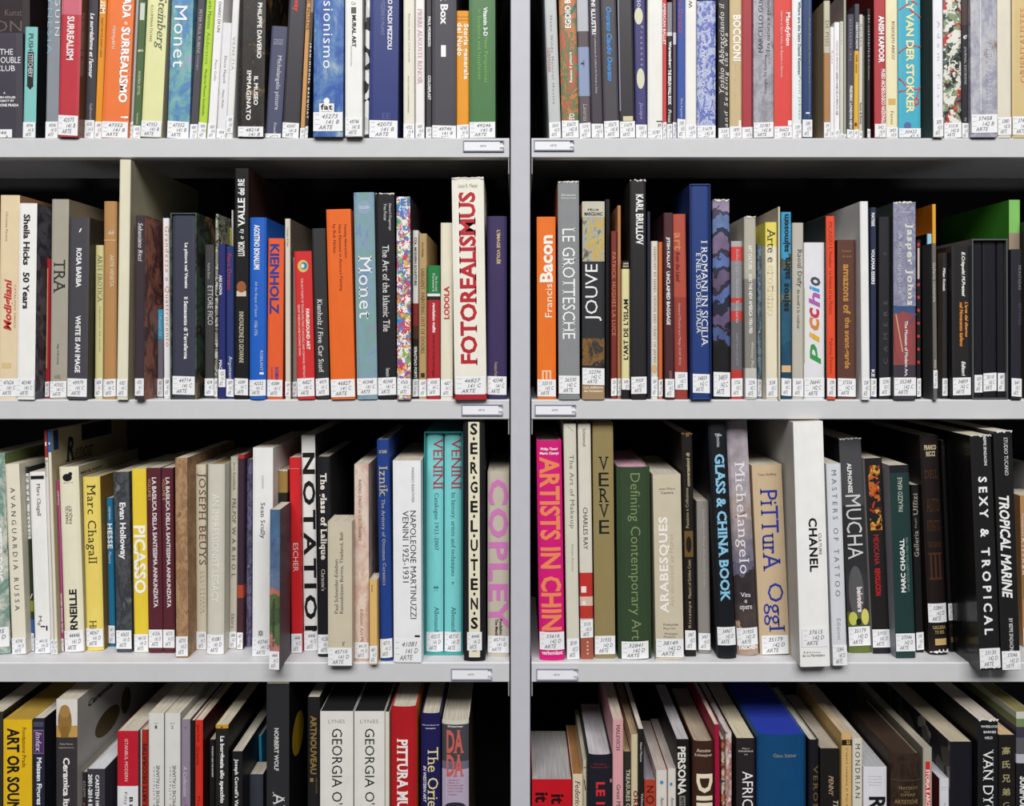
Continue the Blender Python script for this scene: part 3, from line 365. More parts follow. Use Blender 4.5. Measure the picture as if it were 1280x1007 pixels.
603 651 230 a9463b|p=3,ln=-.012,st=815:880,t=bands:230:b4503f:540:9c3e34|rust red spine with faint lowercase title about land art|d .35 .42 298 365 d08058 b=art;d .35 .35 370 480 702a22 bi=from the Land;d .4 .22 560 790 e4b4a4 i=Howard Morphy and Margo Smith Boles
@B5
40 118 118 1f3b7b|case=1,p=-5,ln=-.006,d=250,s=16295c|tall royal blue slipcase around a blue volume|
47 112 124 203c7c|p=-4,d=242,inner=1,ln=-.006,st=822:892|tall royal blue volume inside slipcase with two white serif lines|d .72 .3 328 720 f0f0f4 s=I ROMANI IN SICILIA;d .38 .22 375 672 f0f0f4 s=E NEL SUD DELL'ITALIA
124 186 178 3c3450|p=4,ln=-.004,st=815:905,w=1,t=art:178:9a8ca8:235:4c4058:262:6880b0:300:2c3048:330:7a6888:375:3a3044:395:5a70a8:430:2a2c40:455:6a5878:500:342c40:525:5a70a8:560:24263a:590:68587a:640:2a2434:655:4c6090:690:1c1c28:705:151416|purple and blue faceted photo spine, black at the foot|
190 232 330 8a888c|p=8,ln=0,st=838:905,t=bands:330:b0aeb0:352:d4443e:405:8a888c:540:c8403c:560:8a888c:590:c8403c:625:68666a:808:c03836|grey spine crossed by short red bands|d .5 .26 358 540 c8c8cc =Anthony Caro: Galvanised;d .5 .26 550 632 e0d8d8 =Sculptures;d .5 .14 670 790 b0b0b0 =ROBERT PEGLY AND ART ET
235 285 240 b1ab99|p=0,d=250,ln=-.007,st=838:908,w=1,t=bands:240:b6b1a1:470:85827c:800:c4c2bc|worn olive grey jacket with white lettering on New America|d .5 .32 345 435 f2f0ea bn=ART CULTURE;d .5 .32 450 672 f2f0ea bn=AND THE NEW AMERICA 1930-1950;d .6 .2 705 830 e8e6e0 i=Whitney Museum
287 302 340 3a5c80|p=20,ln=0,st=842:905,t=imp:3a5c88:88a4b8:24405c:c8c8c0:30|thin blue pictured booklet beside the yellow-capped cream spine|
306 362 260 e8dfc6|p=1,ln=-.005,st=838:908,t=bands:260:e6d862:350:e8dfc6|cream spine with yellow top block and fading serif title|d .5 .58 283 408 4a4a44 s=Arte e;d .5 .58 418 605 e6d8a0 s=erotismo
365 372 203 cfc9b5|p=-2,d=240,ln=-.002,st=0,s=b8b0a0|paper-thin beige cover rising above the yellow-capped spine|
375 412 222 2c86b4|p=6,ln=0,st=838:902,t=art:222:3aa0cc:400:4a5c58:440:2a6c90:520:6a7a70:560:2a5c78:700:1f4c68|turquoise and teal pictured spine with rough black lettering|B .5 .9 790 815 d8b888=;u .55 .6 230 370 15151a b=sajmosem;u .55 .6 388 470 15151a b=sabra;u .55 .6 485 590 15151a b=sajnos
417 457 262 beb9ad|p=7,ln=0,st=838:905|putty grey spine with small dark serif name|d .6 .38 360 500 444440 s=Raoul Dufy;d .55 .22 508 655 6c6860 s=du motif à la couleur
460 543 335 e5e3e9|p=4,ln=0,st=835:908|white spine with rainbow brush lettering running upward|B .02 .03 500 780 b8c860=;u .55 .55 710 785 3a9a4a bi=p;u .5 .5 665 705 e0b030 bi=i;u .5 .5 610 660 d88838 bi=c;u .5 .5 575 615 c83858 bi=c;u .5 .55 520 575 b060b0 bi=h;u .5 .5 495 520 3aa0d8 bi=i;u .55 .5 462 495 4a4c58 bi=o
545 577 237 e6502f|p=-2,d=230,ln=-.006,st=838:905,s=1f2a2a|narrow fluorescent orange spine with thin dark red capitals|d .5 .4 258 430 a83820 =PICASSO L'Atelier;d .5 .4 440 600 a83820 =La France et La Picture;d .5 .35 690 820 a83820 =Paloma Picasso
584 651 325 5f3b31|p=8,ln=0,st=838:905|chocolate brown spine with ochre typed avant-garde title|h .5 .5 362 370 b08840 =bowlt;h .5 .5 382 390 b08840 =drutt;d .5 .36 415 600 c28c42 b=amazons of;d .5 .36 612 802 c28c42 b=the avant-garde
@B6
52 82 183 ececec|p=-5,d=250,ln=-.01,st=838:908,s=d8d6d6|tall thin white spine with broad pale side cover showing|
84 105 205 272f4b|p=9,ln=0,st=838:905|thin navy spine with two short white names|d .4 .55 225 275 f0f0f4 b=MATISSE;d .4 .55 360 490 f0f0f4 b=VOLKMAR ESSERS;d .4 .55 805 832 f0f0f4 b=KE
116 166 240 26252b|p=6,ln=0,st=835:902|black spine with ghostly dark embossed capitals running up|u .55 .36 550 785 55555c =CAMERE;h .5 .3 370 382 55555c =o
170 252 187 8b8ba2|p=-3,d=230,ln=-.003,st=835:902,s=2e3836,w=1,t=bands:187:8e8ea6:570:3f5480:600:8e4848:790:3d3743|crosshatched lavender jacket above brick red shape and dark foot|B .5 .99 187 570 vor:8e8ea6:84849e:9a9ab0:7c7c98:8e8ea6:62=;h .5 .6 215 226 c8c8cc i=Castleman;O .42 .8 590 780 97494b=;L .1 .4 600 740 c0a080=;L .7 1 640 600 3f5480=;d .72 .28 265 568 dcd8cc bs=Jasper Johns;d .28 .18 300 525 c4c4c8 s=A Retrospective;d .55 .14 625 830 e4dcdc b=The Museum of Modern Art,
255 270 325 1b1719|p=12,ln=0,st=838:905|thin black booklet dotted with red spots|O .4 .7 335 350 c83040=;B .4 .5 355 470 c8b0a8=;O .4 .7 485 497 c83040=;O .4 .7 532 544 c83040=;O .4 .7 580 592 c83040=;O .4 .7 628 640 c83040=;O .4 .7 676 688 c83040=;O .4 .7 724 736 c83040=;O .4 .7 772 784 c83040=
294 311 303 9ccbe2|p=29,d=120,ln=0,st=0,s=0c131e|thin icy blue edge of a dark book below the amber one|
317 332 338 6b6966|p=-5,d=32,ln=-.01,st=808:875,s=474545|short graphite booklet pushed forward before the amber book|d .45 .5 410 555 d0d0cc =Galleria comunale;d .45 .5 770 800 d0d0cc =MAN
316 344 193 e3a231|p=29,d=150,ln=-.005,st=838:905,s=a85c0c|amber yellow spine with burnt orange cover side|
349 382 373 2d292d|p=14,ln=0,st=838:902|low black spine with a short white two-word name|d .35 .34 430 515 f2f2f2 b=Milan Knizak
388 455 348 211f21|p=2,ln=-.006,st=835:900|black spine lettered white then orange in italic serif|d .6 .2 370 535 f4f4f0 bis=E.Crispolti M.Pratesi;d .76 .2 555 685 e29444 bis=L'arte del disegno;d .5 .2 555 720 e29444 bis=nel Novecento italiano;d .6 .2 775 830 f4f4f0 bis=Editori
461 594 322 55555a|case=1,p=0,ln=-.003,d=200,g=1,s=55585a|smoky slipcase holding three plain black volumes|
468 498 338 1c1b22|p=5,d=190,inner=1,ln=-.002,st=825:890,g=1|first plain black volume in the smoky slipcase|
501 550 338 1d1c24|p=5,d=190,inner=1,ln=-.002,st=818:885,g=1|middle and widest plain black volume in the smoky slipcase|
554 584 338 1c1b22|p=5,d=190,inner=1,ln=-.002,st=818:885,g=1|third plain black volume in the smoky slipcase|
605 643 360 25242d|p=-2,d=34,ln=0,st=838:905|low midnight black booklet in front of the green spine|d .8 .22 420 510 88888c =MUNTADAS;d .8 .2 560 640 5a4a70 =BETWEEN
598 638 177 80c063|p=35,d=210,ln=0,st=0,s=3f8a2c,t=bands:177:80c063:300:9a8878|grass green spine and cover with taupe lower half|
650 760 250 1f1d20|p=0,ln=0,st=838:905|black book with huge white letters cut by the picture edge|u .2 .28 275 700 f4f4f4 b=CONRAD
@C1
-60 38 155 8aa690|yb=895,ln=-.03,st=795:868,s=6a7a48,k=h,t=imp:a8c49c:6c8f88:dcdccc:3f6a68:6|sea green painted spine with white artist name, first on shelf|d .72 .25 430 628 f4f4f0 b=PETER DOIG;d .72 .18 270 420 e4e4d8 i=No Foreign Lands;h .8 .2 855 868 eee b=TATE
46 97 193 eae4d0|yb=898,ln=-.04,st=835:898|ivory spine with wide-spaced capitals on the Russian avant-garde|d .5 .34 280 735 4a4a44 =AVANGUARDIA RUSSA
100 128 203 2f4530|yb=885,ln=-.035,st=818:885,t=bands:203:1f2a26:228:e4e6e2:470:26361e:700:8c9434:740:2a3c28:770:3a62a0|thin spine with white name panel above dark green foliage and blue|d .5 .62 238 460 3a3a3a =PETER DOIG;L .2 .9 690 672 e0e0c8=
131 188 222 f3f2ef|yb=895,ln=-.033,st=835:895|clean white spine with a black bar on top and small monogram|B .5 .86 236 249 1a1a1a=;d .52 .24 265 385 333 s=Marc Chagall;d .4 .2 755 775 333 =M;d .3 .2 778 790 333 =AP;B .55 .3 792 797 1a1a1a=;B .8 .1 792 810 1a1a1a=
190 201 68 e2ded9|yb=898,ln=-.033,st=840:895,t=bands:68:9c342e:170:e4e0da|thinnest tall white spine with red top block|B .5 .5 110 125 e8e8e8=;d .5 .5 178 240 88847c =Renoir
203 214 68 e6e0ca|yb=898,ln=-.033,d=250,st=840:895,s=b6a887,t=bands:68:2a68ac:150:e6e0ca|thin tall cream spine with blue top block, beige cover showing|B .5 .5 112 120 e8e8e8=;R 240 276 185 95 1b2440 bis=R;R 276 345 175 118 57503f is=enoir;RB 196 214 140 62 1c3c78=;RB 300 410 105 40 23222e=
218 237 255 b83b72|yb=888,ln=-.03,st=838:885|thin magenta spine ending in white vertical capitals|d .5 .45 290 345 f0d0e0 b=AUER ITALIA;u .5 .5 670 815 f6e6ee b=LE DEL GIOVANE MERLINO;B .93 .12 300 820 a8a0dc=
241 312 203 ede7cd|yb=888,ln=-.033,st=808:886,s=b4ac90,k=h|cream spine with black emblem up top and big capitals low|O .45 .5 228 256 1c1c1c=;O .62 .2 222 236 1c1c1c=;h .5 .5 258 264 333 =galerie;u .38 .14 345 412 2a2a2a =MARCEL;u .58 .14 345 412 2a2a2a =PAQUET;u .55 .34 655 870 1f1f1f b=CORNEILLE;R 298 378 235 222 3a3626 b=MARCEL PAQUET
316 384 240 f0d86c|yb=882,ln=-.024,st=800:868,s=8a6a30,k=h|butter yellow spine with black serif name|d .45 .5 268 560 333322 s=Marc Chagall;d .45 .4 770 802 333322 s=Hi
392 427 318 206f95|yb=868,ln=-.018,st=790:855|low petrol blue spine with white serif lettering|d .5 .3 350 398 d8e8ee =HERMANN;d .5 .55 410 505 f2f6f8 bs=HESSE;d .45 .4 515 560 c8dce8 is=Pittore
432 489 222 454549|yb=890,ln=-.02,st=808:876,t=imp:3c3d42:54565c:303236:78787c:12|mottled gunmetal spine with white bold lettering|d .52 .42 335 545 f4f4f4 b=Evan Holloway
498 550 210 efd03e|yb=890,ln=-.015,st=822:890|sunny yellow spine with wide white capitals|d .5 .72 420 672 fdfbf0 b=PICASSO;d .45 .1 485 610 b09020 =LA PRODUZIONE CONTEMPORANEA
552 603 207 5b2531|yb=892,ln=-.014,st=805:872|wine red spine of the basilica pair marked volume one|d .55 .3 240 725 e6dede bs=LA BASILICA DELLA SANTISSIMA ANNUNZIATA;d .2 .18 245 325 c8a070 s=VOLUME I
605 648 207 5b2531|yb=892,ln=-.012,st=805:872|wine red spine of the basilica pair marked volume two|d .55 .3 240 725 e6dede bs=LA BASILICA DELLA SANTISSIMA ANNUNZIATA;d .2 .18 245 325 c8a070 s=VOLUME II
@C2
30 74 170 a27e60|yb=910,ln=-.006,st=830:903,t=imp:a88466:94704f:b8946f:805c40:14|worn tan leather-like spine projecting slightly, faint lettering|d .4 .3 240 370 b89878 s=La Toscana;d .4 .2 700 800 b89878 s=LA COLLEZIONE
89 143 195 d7cdb5|yb=880,ln=-.005,st=812:880|parchment spine with brown classical capitals and small subtitle|d .55 .6 225 565 6c4c3c s=JOSEPH BEUYS;d .72 .16 590 740 8a7a62 =SKULPTUREN;d .45 .16 590 745 8a7a62 =UND OBJEKTE
145 207 192 d4d0c1|yb=898,ln=.004,st=822:893,g=1,k=h,pg=b89868|glossy bone white rounded spine with barely visible pale title|d .5 .4 300 705 f2efe6 s=AN IMPRESSIONIST LEGACY
218 253 165 c7c1b1|yb=878,ln=.008,st=812:872|dove grey spine with dark capitals reading PRE-POP|d .55 .55 320 410 4a4844 =PRE-POP;d .55 .55 425 610 4a4844 =WARHOL;d .5 .34 185 288 6c6a64 s=Jesse Kornbluth;d .5 .3 745 800 6c6a64 s=Skira
255 277 158 3b2939|yb=880,ln=.008,st=815:880,t=bands:158:c03428:172:3b2939:640:b04830:690:4b2b33|narrow plum spine with red cap and orange glow low down|
280 308 175 5b5276|yb=870,d=140,ln=.006,st=0,t=imp:5b5276:7a7498:3c3650:9a90b0:24|purple speckled spine rising behind the short graphite one|
312 386 132 f0efed|yb=905,ln=.003,st=835:905|wide bright white spine with thin black serif name|d .5 .07 235 283 b8b8b8 =KERBER;d .48 .22 335 468 1f1f1f s=Sean Scully;h .42 .2 808 828 1f1f1f b=IOI
277 310 435 4b474a|yb=910,d=18,ln=.014,st=832:898|short graphite front spine pushed forward|d .5 .28 500 605 bcb4ac =DE GENARD
375 412 362 5a6a80|yb=955,d=60,ln=.004,st=885:955,s=4e4048,t=art:362:4b6a8c:480:5a7498:590:6a7c9c:650:c07468:675:5c6c40:720:4a5a3c:800:5a7048:850:c08078|short landscape-painted spine jutting over the shelf lip|d .4 .22 690 870 2c3c2c b=Theory and Figuration, Inc.
395 440 215 a28448|yb=880,d=120,ln=.004,st=0,w=1,t=bands:215:a28448:300:2a221c|torn gold and black spine behind the landscape-painted one|
458 497 168 d2232a|yb=893,ln=-.012,st=820:893|red spine with small pale capitals mid-height|d .5 .42 485 590 f4dcd8 =ESCHER;B .5 .9 208 210 f08080=
500 555 85 edece9|yb=885,ln=-.014,st=812:885,s=3a383a|tall white spine filled by giant black capitals NOTATION|d .52 .82 150 870 141414 b=NOTATION
556 606 165 1b1b1f|yb=905,ln=-.008,st=822:893,k=h|black spine with cream serif words on French glass|d .45 .42 225 545 f0e8e0 bs=The glass of Lalique;d .45 .24 580 660 d8d0c8 s=Christie's
593 682 405 d0c6af|yb=940,d=48,ln=-.003,st=872:940|short wide beige spine in front with upward small grey text|u .35 .13 545 745 5c5850 =Paul Schneider-Esleben;u .58 .13 445 745 5c5850 =Reiseskizzen Burma, Thailand, Bali;h .65 .1 850 866 444 =er
@C3
69 122 193 d8b8aa|yb=922,ln=-.003,st=852:912,t=imp:dcbfb2:d0a89a:e6d4c4:c49a92:5|blush pink mottled spine with small grey capitals|d .4 .2 250 475 7c645c =RADIO-ZAGO to CELORIANO;d .5 .18 730 850 9c7c70 =Edizioni Art Mi
124 153 622 e1b972|yb=935,d=40,ln=-.003,st=865:930|tiny honey yellow spine poking forward beside blue hardback|d .4 .2 640 665 7c6030 =Icone
158 210 102 1f4089|yb=920,ln=-.017,st=838:908,k=h|tall cobalt hardback with gold lettering on Ottoman ceramics|h .5 .62 140 152 c8b890 b=I.B. TAURIS;d .5 .48 200 312 cdbd94 s=Iznik;d .42 .24 322 640 cdbd94 s=The Artistry of Ottoman Ceramics
214 317 180 f1f1f3|yb=928,ln=-.005,st=840:928|wide white spine with thin grey capitals dated 1925-1931|d .72 .09 205 335 8c8c90 =MARINO BAROVIER;d .72 .2 365 765 3c3c40 =NAPOLEONE MARTINUZZI;d .45 .2 365 630 3c3c40 =VENINI 1925-1931;B .85 .18 826 833 1a1a1a=
324 471 72 36a09e|case=1,yb=900,ln=0,d=230,s=2c8484|turquoise slipcase holding two aqua volumes|
333 397 76 7ed4d6|inner=1,yb=893,ln=0,d=220,st=812:893,k=h|aqua volume with two asterisks, first in the turquoise slipcase|d .7 .5 95 285 b23a4c s=VENINI;d .58 .26 298 510 356468 s=Catalogue 1921-2007;h .58 .3 640 665 356468 b=**;d .62 .24 718 815 356468 s=Allemandi
402 464 76 7ed4d6|inner=1,yb=893,ln=0,d=220,st=812:893,k=h|aqua volume with one asterisk, second in the turquoise slipcase|d .7 .5 95 285 b23a4c s=VENINI;d .5 .26 295 605 356468 s=Its history, artists and techniques;h .5 .16 625 640 356468 b=*;d .55 .24 718 815 356468 s=Allemandi
474 553 34 1b1a1d|yb=920,ln=-.003,st=812:880,sw=.7,k=h|thick black case-like spine with cream strip of maze lettering|B .5 .52 34 905 e9e3c8=;v .5 .34 40 800 151515 b=S.E.R.G.E.L.U.T.E.N.S;B .5 .2 878 883 151515=
562 641 220 c5bcab|yb=905,ln=0,st=828:890|taupe spine with huge orchid pink capitals beside the post|d .5 .8 248 800 d27cba b=COPLEY;d .62 .14 765 825 333 b=Fondation;d .42 .14 765 825 333 b=The Menil
@C4
103 195 105 d9197a|yb=917,ln=-.015,st=812:878,k=h|hot magenta spine with huge orange capitals, first after the post|h .5 .68 131 143 fff b=Philip Tinari;h .5 .76 147 159 fff b=Mario Ciampi;d .5 .82 165 870 f18a5c bn=ARTISTS IN CHINA;h .5 .86 881 896 fbe0ea bs=verbavolant
204 250 43 dad6c5|yb=917,ln=-.015,st=838:915|tall pale putty spine with round grey lowercase title on makeup|d .55 .32 158 430 7c7c74 =The Art of Makeup;d .55 .16 490 588 a09e94 =Kevyn Aucoin;L .3 .8 50 72 b0aca0=
255 302 43 dcd7c9|yb=915,ln=-.013,st=770:835,t=bands:43:dcd7c9:595:c6322e:685:e0c0b0:720:c03830:768:dcd0c4:835:a85a48|tall off-white spine with red painted block towards the foot|d .5 .34 353 508 3c3c38 =CHARLES RAY;d .5 .24 60 126 6c6a60 =Schimmel;B .3 .4 645 668 f0e8e0=;B .3 .25 700 715 f0e8e0=;O .55 .16 848 856 e0b8a8=;O .55 .16 862 870 e0b8a8=;O .55 .16 876 884 e0b8a8=;O .55 .16 890 898 e0b8a8=
307 383 40 958558|yb=912,ln=-.01,st=828:896|tall bronze olive spine with stacked black capitals VERVE|v .52 .5 165 450 141412 s=VERVE
394 517 203 34482f|yb=913,ln=-.01,st=846:912,sw=.82,pg=d8a8b8,k=h|broad forest green spine with olive outlined title on contemporary art|d .5 .36 225 840 7f9060 =Defining Contemporary Art
534 637 232 d0c5ad|yb=918,ln=-.018,st=840:908|broad sand coloured spine with raised white capitals ARABESQUES|h .5 .58 280 290 5c5850 =Jean-Marc;h .5 .45 294 303 5c5850 =Castéra;u .36 .26 388 745 f6f2ea b=ARABESQUES;u .62 .1 450 720 c4b8a0 =Art décoratif au Maroc;h .55 .52 782 793 4c4840 =Françoise;h .5 .42 797 807 4c4840 =Peyriot;h .55 .45 817 827 4c4840 =Philippe;h .5 .42 829 838 4c4840 =Ploquin
@C5
20 60 80 1c1715|yb=905,ln=-.018,st=808:880,w=2|black spine with frayed brown cap and gilded panel|u .55 .28 150 275 c0b08c bs=conversationi di;u .4 .24 280 430 c0b08c s=Passione e Collezione;B .5 .8 440 536 6a5428=;O .5 .5 460 520 1c1715=;u .5 .28 545 690 c0b08c s=Maestri of Golden Coast;u .5 .24 700 800 c0b08c s=Ristampa
69 113 330 908b85|yb=895,ln=-.013,st=818:880|low ash grey spine with tiny light lettering|d .55 .16 360 645 c8c4c0 =Elena Maderno Design della ceramica in Italia
137 209 30 15171d|yb=912,ln=-.043,st=795:862,k=h|leaning blue-black spine with glowing pale blue capitals on glass and china|h .5 .4 80 90 d8dce0 =The;d .5 .18 78 130 d8dce0 s=Victorian;d .52 .46 155 700 8ecbea bs=GLASS & CHINA BOOK
213 291 32 aa9da0|yb=900,ln=-.05,st=798:862,g=1,k=h,t=art:32:b8aeb6:330:b4a4a0:400:a0949a:500:8a8494:560:6c6880:600:3c3438:700:4c4240:800:b49a88|tall leaning mauve jacket with fresco detail and white serif name|d .45 .42 185 598 efebef s=Michelangelo;L .2 .7 390 370 8a5c50=;h .5 .48 668 684 f6f2f2 s=Vita;h .5 .12 694 706 f6f2f2 s=e;h .5 .58 716 736 f6f2f2 s=opere;h .5 .9 862 878 fff b=TASCHEN
298 408 198 cfb796|yb=900,ln=-.045,st=828:898,sw=.9|leaning buff spine with playful mixed navy letters|h .5 .62 228 239 4c4438 =Tony Godfrey;d .52 .58 285 590 2b3a9c s=PiTTurA;d .52 .58 635 815 2b3a9c s=OggI
440 557 33 f4f3f1|yb=944,ln=-.03,d=250,st=800:870,sw=.86,s=c8c6c2|thickest white box spine jutting forward with bold black capitals|d .55 .22 393 592 141414 b=CHANEL;d .78 .08 450 530 2c2c2c =CULTURE;h .4 .55 885 893 333 s=Éditions;h .45 .75 897 906 333 s=de La Martinière
567 620 192 d9dce2|yb=940,ln=-.033,st=862:940|pale silver blue spine with wide grey capitals on tattooing|d .5 .34 215 682 70747c =MASTERS OF TATTOO;d .5 .2 765 842 9c9ca4 =Edizioni
@C6
5 86 100 3b3a3d|yb=892,ln=-.048,d=220,st=795:866,s=1c1b1d,g=1,w=1,t=bands:100:4c4b4f:350:333235:600:38373a:740:5c6430:795:38373a:866:607030|dark smoky jacket with long white capitals, red tag and leafy foot|d .4 .2 190 300 f0f0f0 b=ALPHONSE;d .5 .7 308 545 d8d8d8 n=MUCHA;O .45 .7 570 760 5a5a5c=;B .5 .3 600 745 b81e2c=;d .6 .26 648 742 f4e8e8 bs=belvedere;O .25 .4 740 790 c8c858=;O .8 .34 730 790 d8d070=;O .5 .24 765 790 1c1c1c=
93 158 172 1f1d1d|yb=895,ln=-.044,st=805:872,s=c8c4c0|black spine with red block capitals and orange ornament|B .5 .66 198 438 vor:c0642c:1e1c1c:a83424:1e1c1c:c8a040:1e1c1c:50=;d .45 .3 455 565 c03030 n=MEXICANA;d .45 .32 580 680 cc2424 bn=REVOLUCION
173 251 198 203b39|yb=912,ln=-.036,d=215,st=820:886,s=8a8c94,t=bands:198:1c1e24:228:203b39|dark teal spine with white upward capitals and pale page top|u .5 .2 470 668 f0f2f0 b=MARC CHAGALL;u .75 .11 465 665 7c9c94 =UNA RETROSPETTIVA 1908-1985;u .5 .22 242 370 d4d8cc s=PALAZZO REALE
254 296 270 161517|yb=890,ln=-.03,st=815:880|low black spine with grey serif gallery name running up|u .4 .42 440 535 b4aca0 s=Galleria;u .4 .2 392 430 b4aca0 s=degli;u .4 .42 300 382 b4aca0 s=Uffizi
303 371 88 1b1311|yb=898,ln=-.046,st=708:778,k=h,w=3|tall near-black spine with gold heading and taped white foot|h .5 .66 122 140 d0c09a bs=FRANCO;h .5 .5 145 164 d0c09a bs=RICCI;h .5 .7 215 245 4c2e1a s=DELL;h .5 .7 320 370 4c2e1a s=AUTO;h .5 .7 400 440 4c2e1a s=RITRATTO;h .5 .7 480 500 4c2e1a s=SEGNI;h .5 .7 520 620 4c2e1a s=III;h .55 .7 790 802 c8b070 s=GALLERIA;h .55 .5 808 820 c8b070 s=TO BES;B .6 .62 838 862 c8a870=
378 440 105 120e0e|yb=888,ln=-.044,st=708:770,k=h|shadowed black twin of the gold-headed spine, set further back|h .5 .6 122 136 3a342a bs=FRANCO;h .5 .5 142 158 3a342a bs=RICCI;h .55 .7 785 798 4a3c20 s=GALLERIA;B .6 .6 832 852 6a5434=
489 566 88 1f1e20|yb=975,ln=-.042,d=245,st=875:948,g=1,s=0f0f10,w=4|large black film-wrapped spine with wide white capitals SEXY & TROPICAL|d .68 .14 90 200 e0e0e0 bs=BEPPE SPADACINI;d .5 .42 240 825 f4f4f4 b=SEXY & TROPICAL
571 640 72 1e1d1f|yb=974,ln=-.036,st=885:958,g=1,w=4|large black film-wrapped spine with slanted white block capitals TROPICAL MARINE|d .62 .2 95 235 f0f0f0 s=STUDIO TUCANO;d .42 .56 310 690 f4f4f4 bin=TROPICAL MARINE;d .55 .2 765 885 f0f0f0 =BY BEPPE SPADACINI
650 740 310 ba895c|yb=870,d=60,ln=-.02,st=800:868|kraft brown spine with white and green text at the picture edge|d .06 .1 375 460 fff =Contemporary;d .06 .1 468 600 fff =Kitchen;d .06 .1 605 690 5a7a40 =Illustrated;
640 740 200 b4b4b8|yb=840,ln=-.02,st=0|pale grey book looming behind the kraft brown one|B .3 .4 250 256 888888=
@D1
-120 18 290 33302a|p=6,s=26231e|black-brown book at the far end with grey page tops|
22 230 347 e9bb1d|p=-1,pg=b8963c,s=8a6a10|bright yellow spine with heavy black stencil capitals ART OR SOUND|d .36 .44 405 1075 171512 b=ART OR SOUND;d .74 .13 402 690 2a2412 =Fondazione Prada
234 321 337 25283d|p=2,s=12131f|midnight navy spine with purple inset, white serif title on figures|B .5 .9 360 395 4a4c60=;B .5 .92 418 592 8a74a0=;B .5 .86 426 586 4b2f62=;d .5 .5 430 580 e6d6ec is=Index;d .5 .52 615 962 f4f4f6 bs=Meissen Figures
407 560 200 393436|p=-6,d=260,s=bdb9b3,t=bands:200:e2ded8:388:c49a54:478:393436|tall spine with bronze vase picture above white ceramics title|O .42 .66 242 470 94703a=;O .42 .5 236 330 a8824a=;B .42 .36 390 470 8a6830=;h .5 .62 514 526 d0ccc8 =Fulvio Ferrari;h .5 .7 542 554 d0ccc8 =Napoleone Ferrari;d .5 .27 620 1120 f6f4f2 bs=Ceramica Italiana;R 640 950 255 210 2c2826 bi=Ceramica Italiana;RO 690 870 530 350 5c4828=;RO 880 950 330 140 5c4828=
562 629 728 2b292b|p=8,st=0|short black spine with dim grey ADAMS lettering, tan page top|d .5 .42 785 905 a8a09c =ADAMS;d .5 .3 950 1100 d08080 =HENRI
632 760 706 3d3b43|p=0,d=230,s=4a4450,pg=d8d8dc|short charcoal spine with two bold white lines dated 2001-2014|d .62 .24 745 1080 f4f4f4 b=CARSTEN HÖLLER;d .2 .2 740 1000 f4f4f4 b=2001-2014 IN
852 1002 430 c11d31|p=0,s=3a3438,t=bands:430:c11d31:832:e8e6ea|spine red above and white below with thin pale capitals|d .45 .16 485 790 f4d4d4 =ISTANBUL MODERN;d .4 .12 870 1100 333 =Fifty Years;d .68 .12 905 1020 333 b=Bir
1004 1017 420 dedad6|p=8,st=0|sliver-thin white booklet beside the rust red spine|
1019 1075 420 a92a1e|p=5|narrow rust red spine with dark upward capitals of decorative arts|u .5 .5 515 1030 421818 b=LES ARTS DECORATIFS
1080 1190 300 dfdeda|p=0,s=b8b6b4|white ceramics volume numbered 1 with upward grey capitals|h .5 .3 366 374 888 =VOLUME;h .5 .14 385 408 555 =1;u .62 .2 675 1070 4c4c4c =CERAMICHE ITALIANE;u .35 .1 690 1000 888 =Le collezioni
1198 1309 300 dfdeda|p=0,s=b8b6b4|white ceramics volume numbered 2 beside its twin|h .5 .3 366 374 888 =VOLUME;h .5 .14 385 408 555 =2;u .62 .2 675 1070 4c4c4c =CERAMICHE ITALIANE;u .35 .1 690 1000 888 =Le collezioni
@D2
96 160 345 918696|p=3,s=4a4450|mauve grey spine with slanting violet and white lettering|d .5 .1 395 415 5c5068 b=F;d .45 .32 680 900 d8d0e0 i=A Collection;d .45 .32 910 1100 9a50a8 i=of Art
164 193 352 1b171b|p=6,st=0|black sliver of a book before the scarlet spine|
196 252 350 d1301f|p=3,d=250,s=3c0f10|scarlet spine with dark red lettering and maroon cover side|d .4 .34 380 505 781410 =Janet Rush;d .4 .34 540 670 781410 =Graeme;d .45 .34 900 1080 781410 =Murray
300 341 492 19191b|p=18,d=150,s=0f0f0f|small black spine with thin white line of text|d .6 .2 535 760 e0e0e0 b=THE BODY AND THE ARCHIVE
345 437 385 231f20|p=0,s=100e0e,t=bands:385:c9a022:410:231f20|black spine with yellow band on top and white serif title|O .5 .2 392 404 903020=;d .5 .36 460 950 f4f4f2 bs=La borghesia allo specchio
465 540 578 1b1b1d|p=2,d=200,s=101420|lower black spine with white serif title on vision|d .42 .36 630 1080 f2f2f0 bs=Joseph Cornell's Vision of
575 690 745 3a3e48|p=34,d=40,ln=-.0,st=0|low slate grey booklet set back in the dark|
630 712 462 2389ac|p=78,d=150,ln=-.03,st=0,k=h|teal blue spine set back beside the tall black volume|d .35 .08 530 670 9ac8d8 =L'Arte
715 880 70 2b2a2d|p=-3,s=0d0c0d|tallest black volume touching the shelf above with grey capitals|d .45 .2 405 715 d0d0d0 b=NORBERT WOLF;d .55 .52 870 1500 d8d8d8 s=ART DECO;RO 902 986 670 365 b08c1c=
1015 1102 182 1e1c1d|p=14,s=151313|black spine with dull gold capitals ARTNOUVEAU|d .5 .5 315 740 8c7242 b=ARTNOUVEAU;B .35 .3 768 795 8c7242=;d .75 .12 765 880 8c7242 =ROBERT SCHMUTZLER
1106 1346 286 e6e3dd|p=0,pg=141314,s=c8c4bc|first cream volume of the twin pair with black top edge|h .5 .5 342 368 a09c98 =LYNES;d .52 .32 408 1270 1c1c1c =GEORGIA O'KEEFFE
@D3
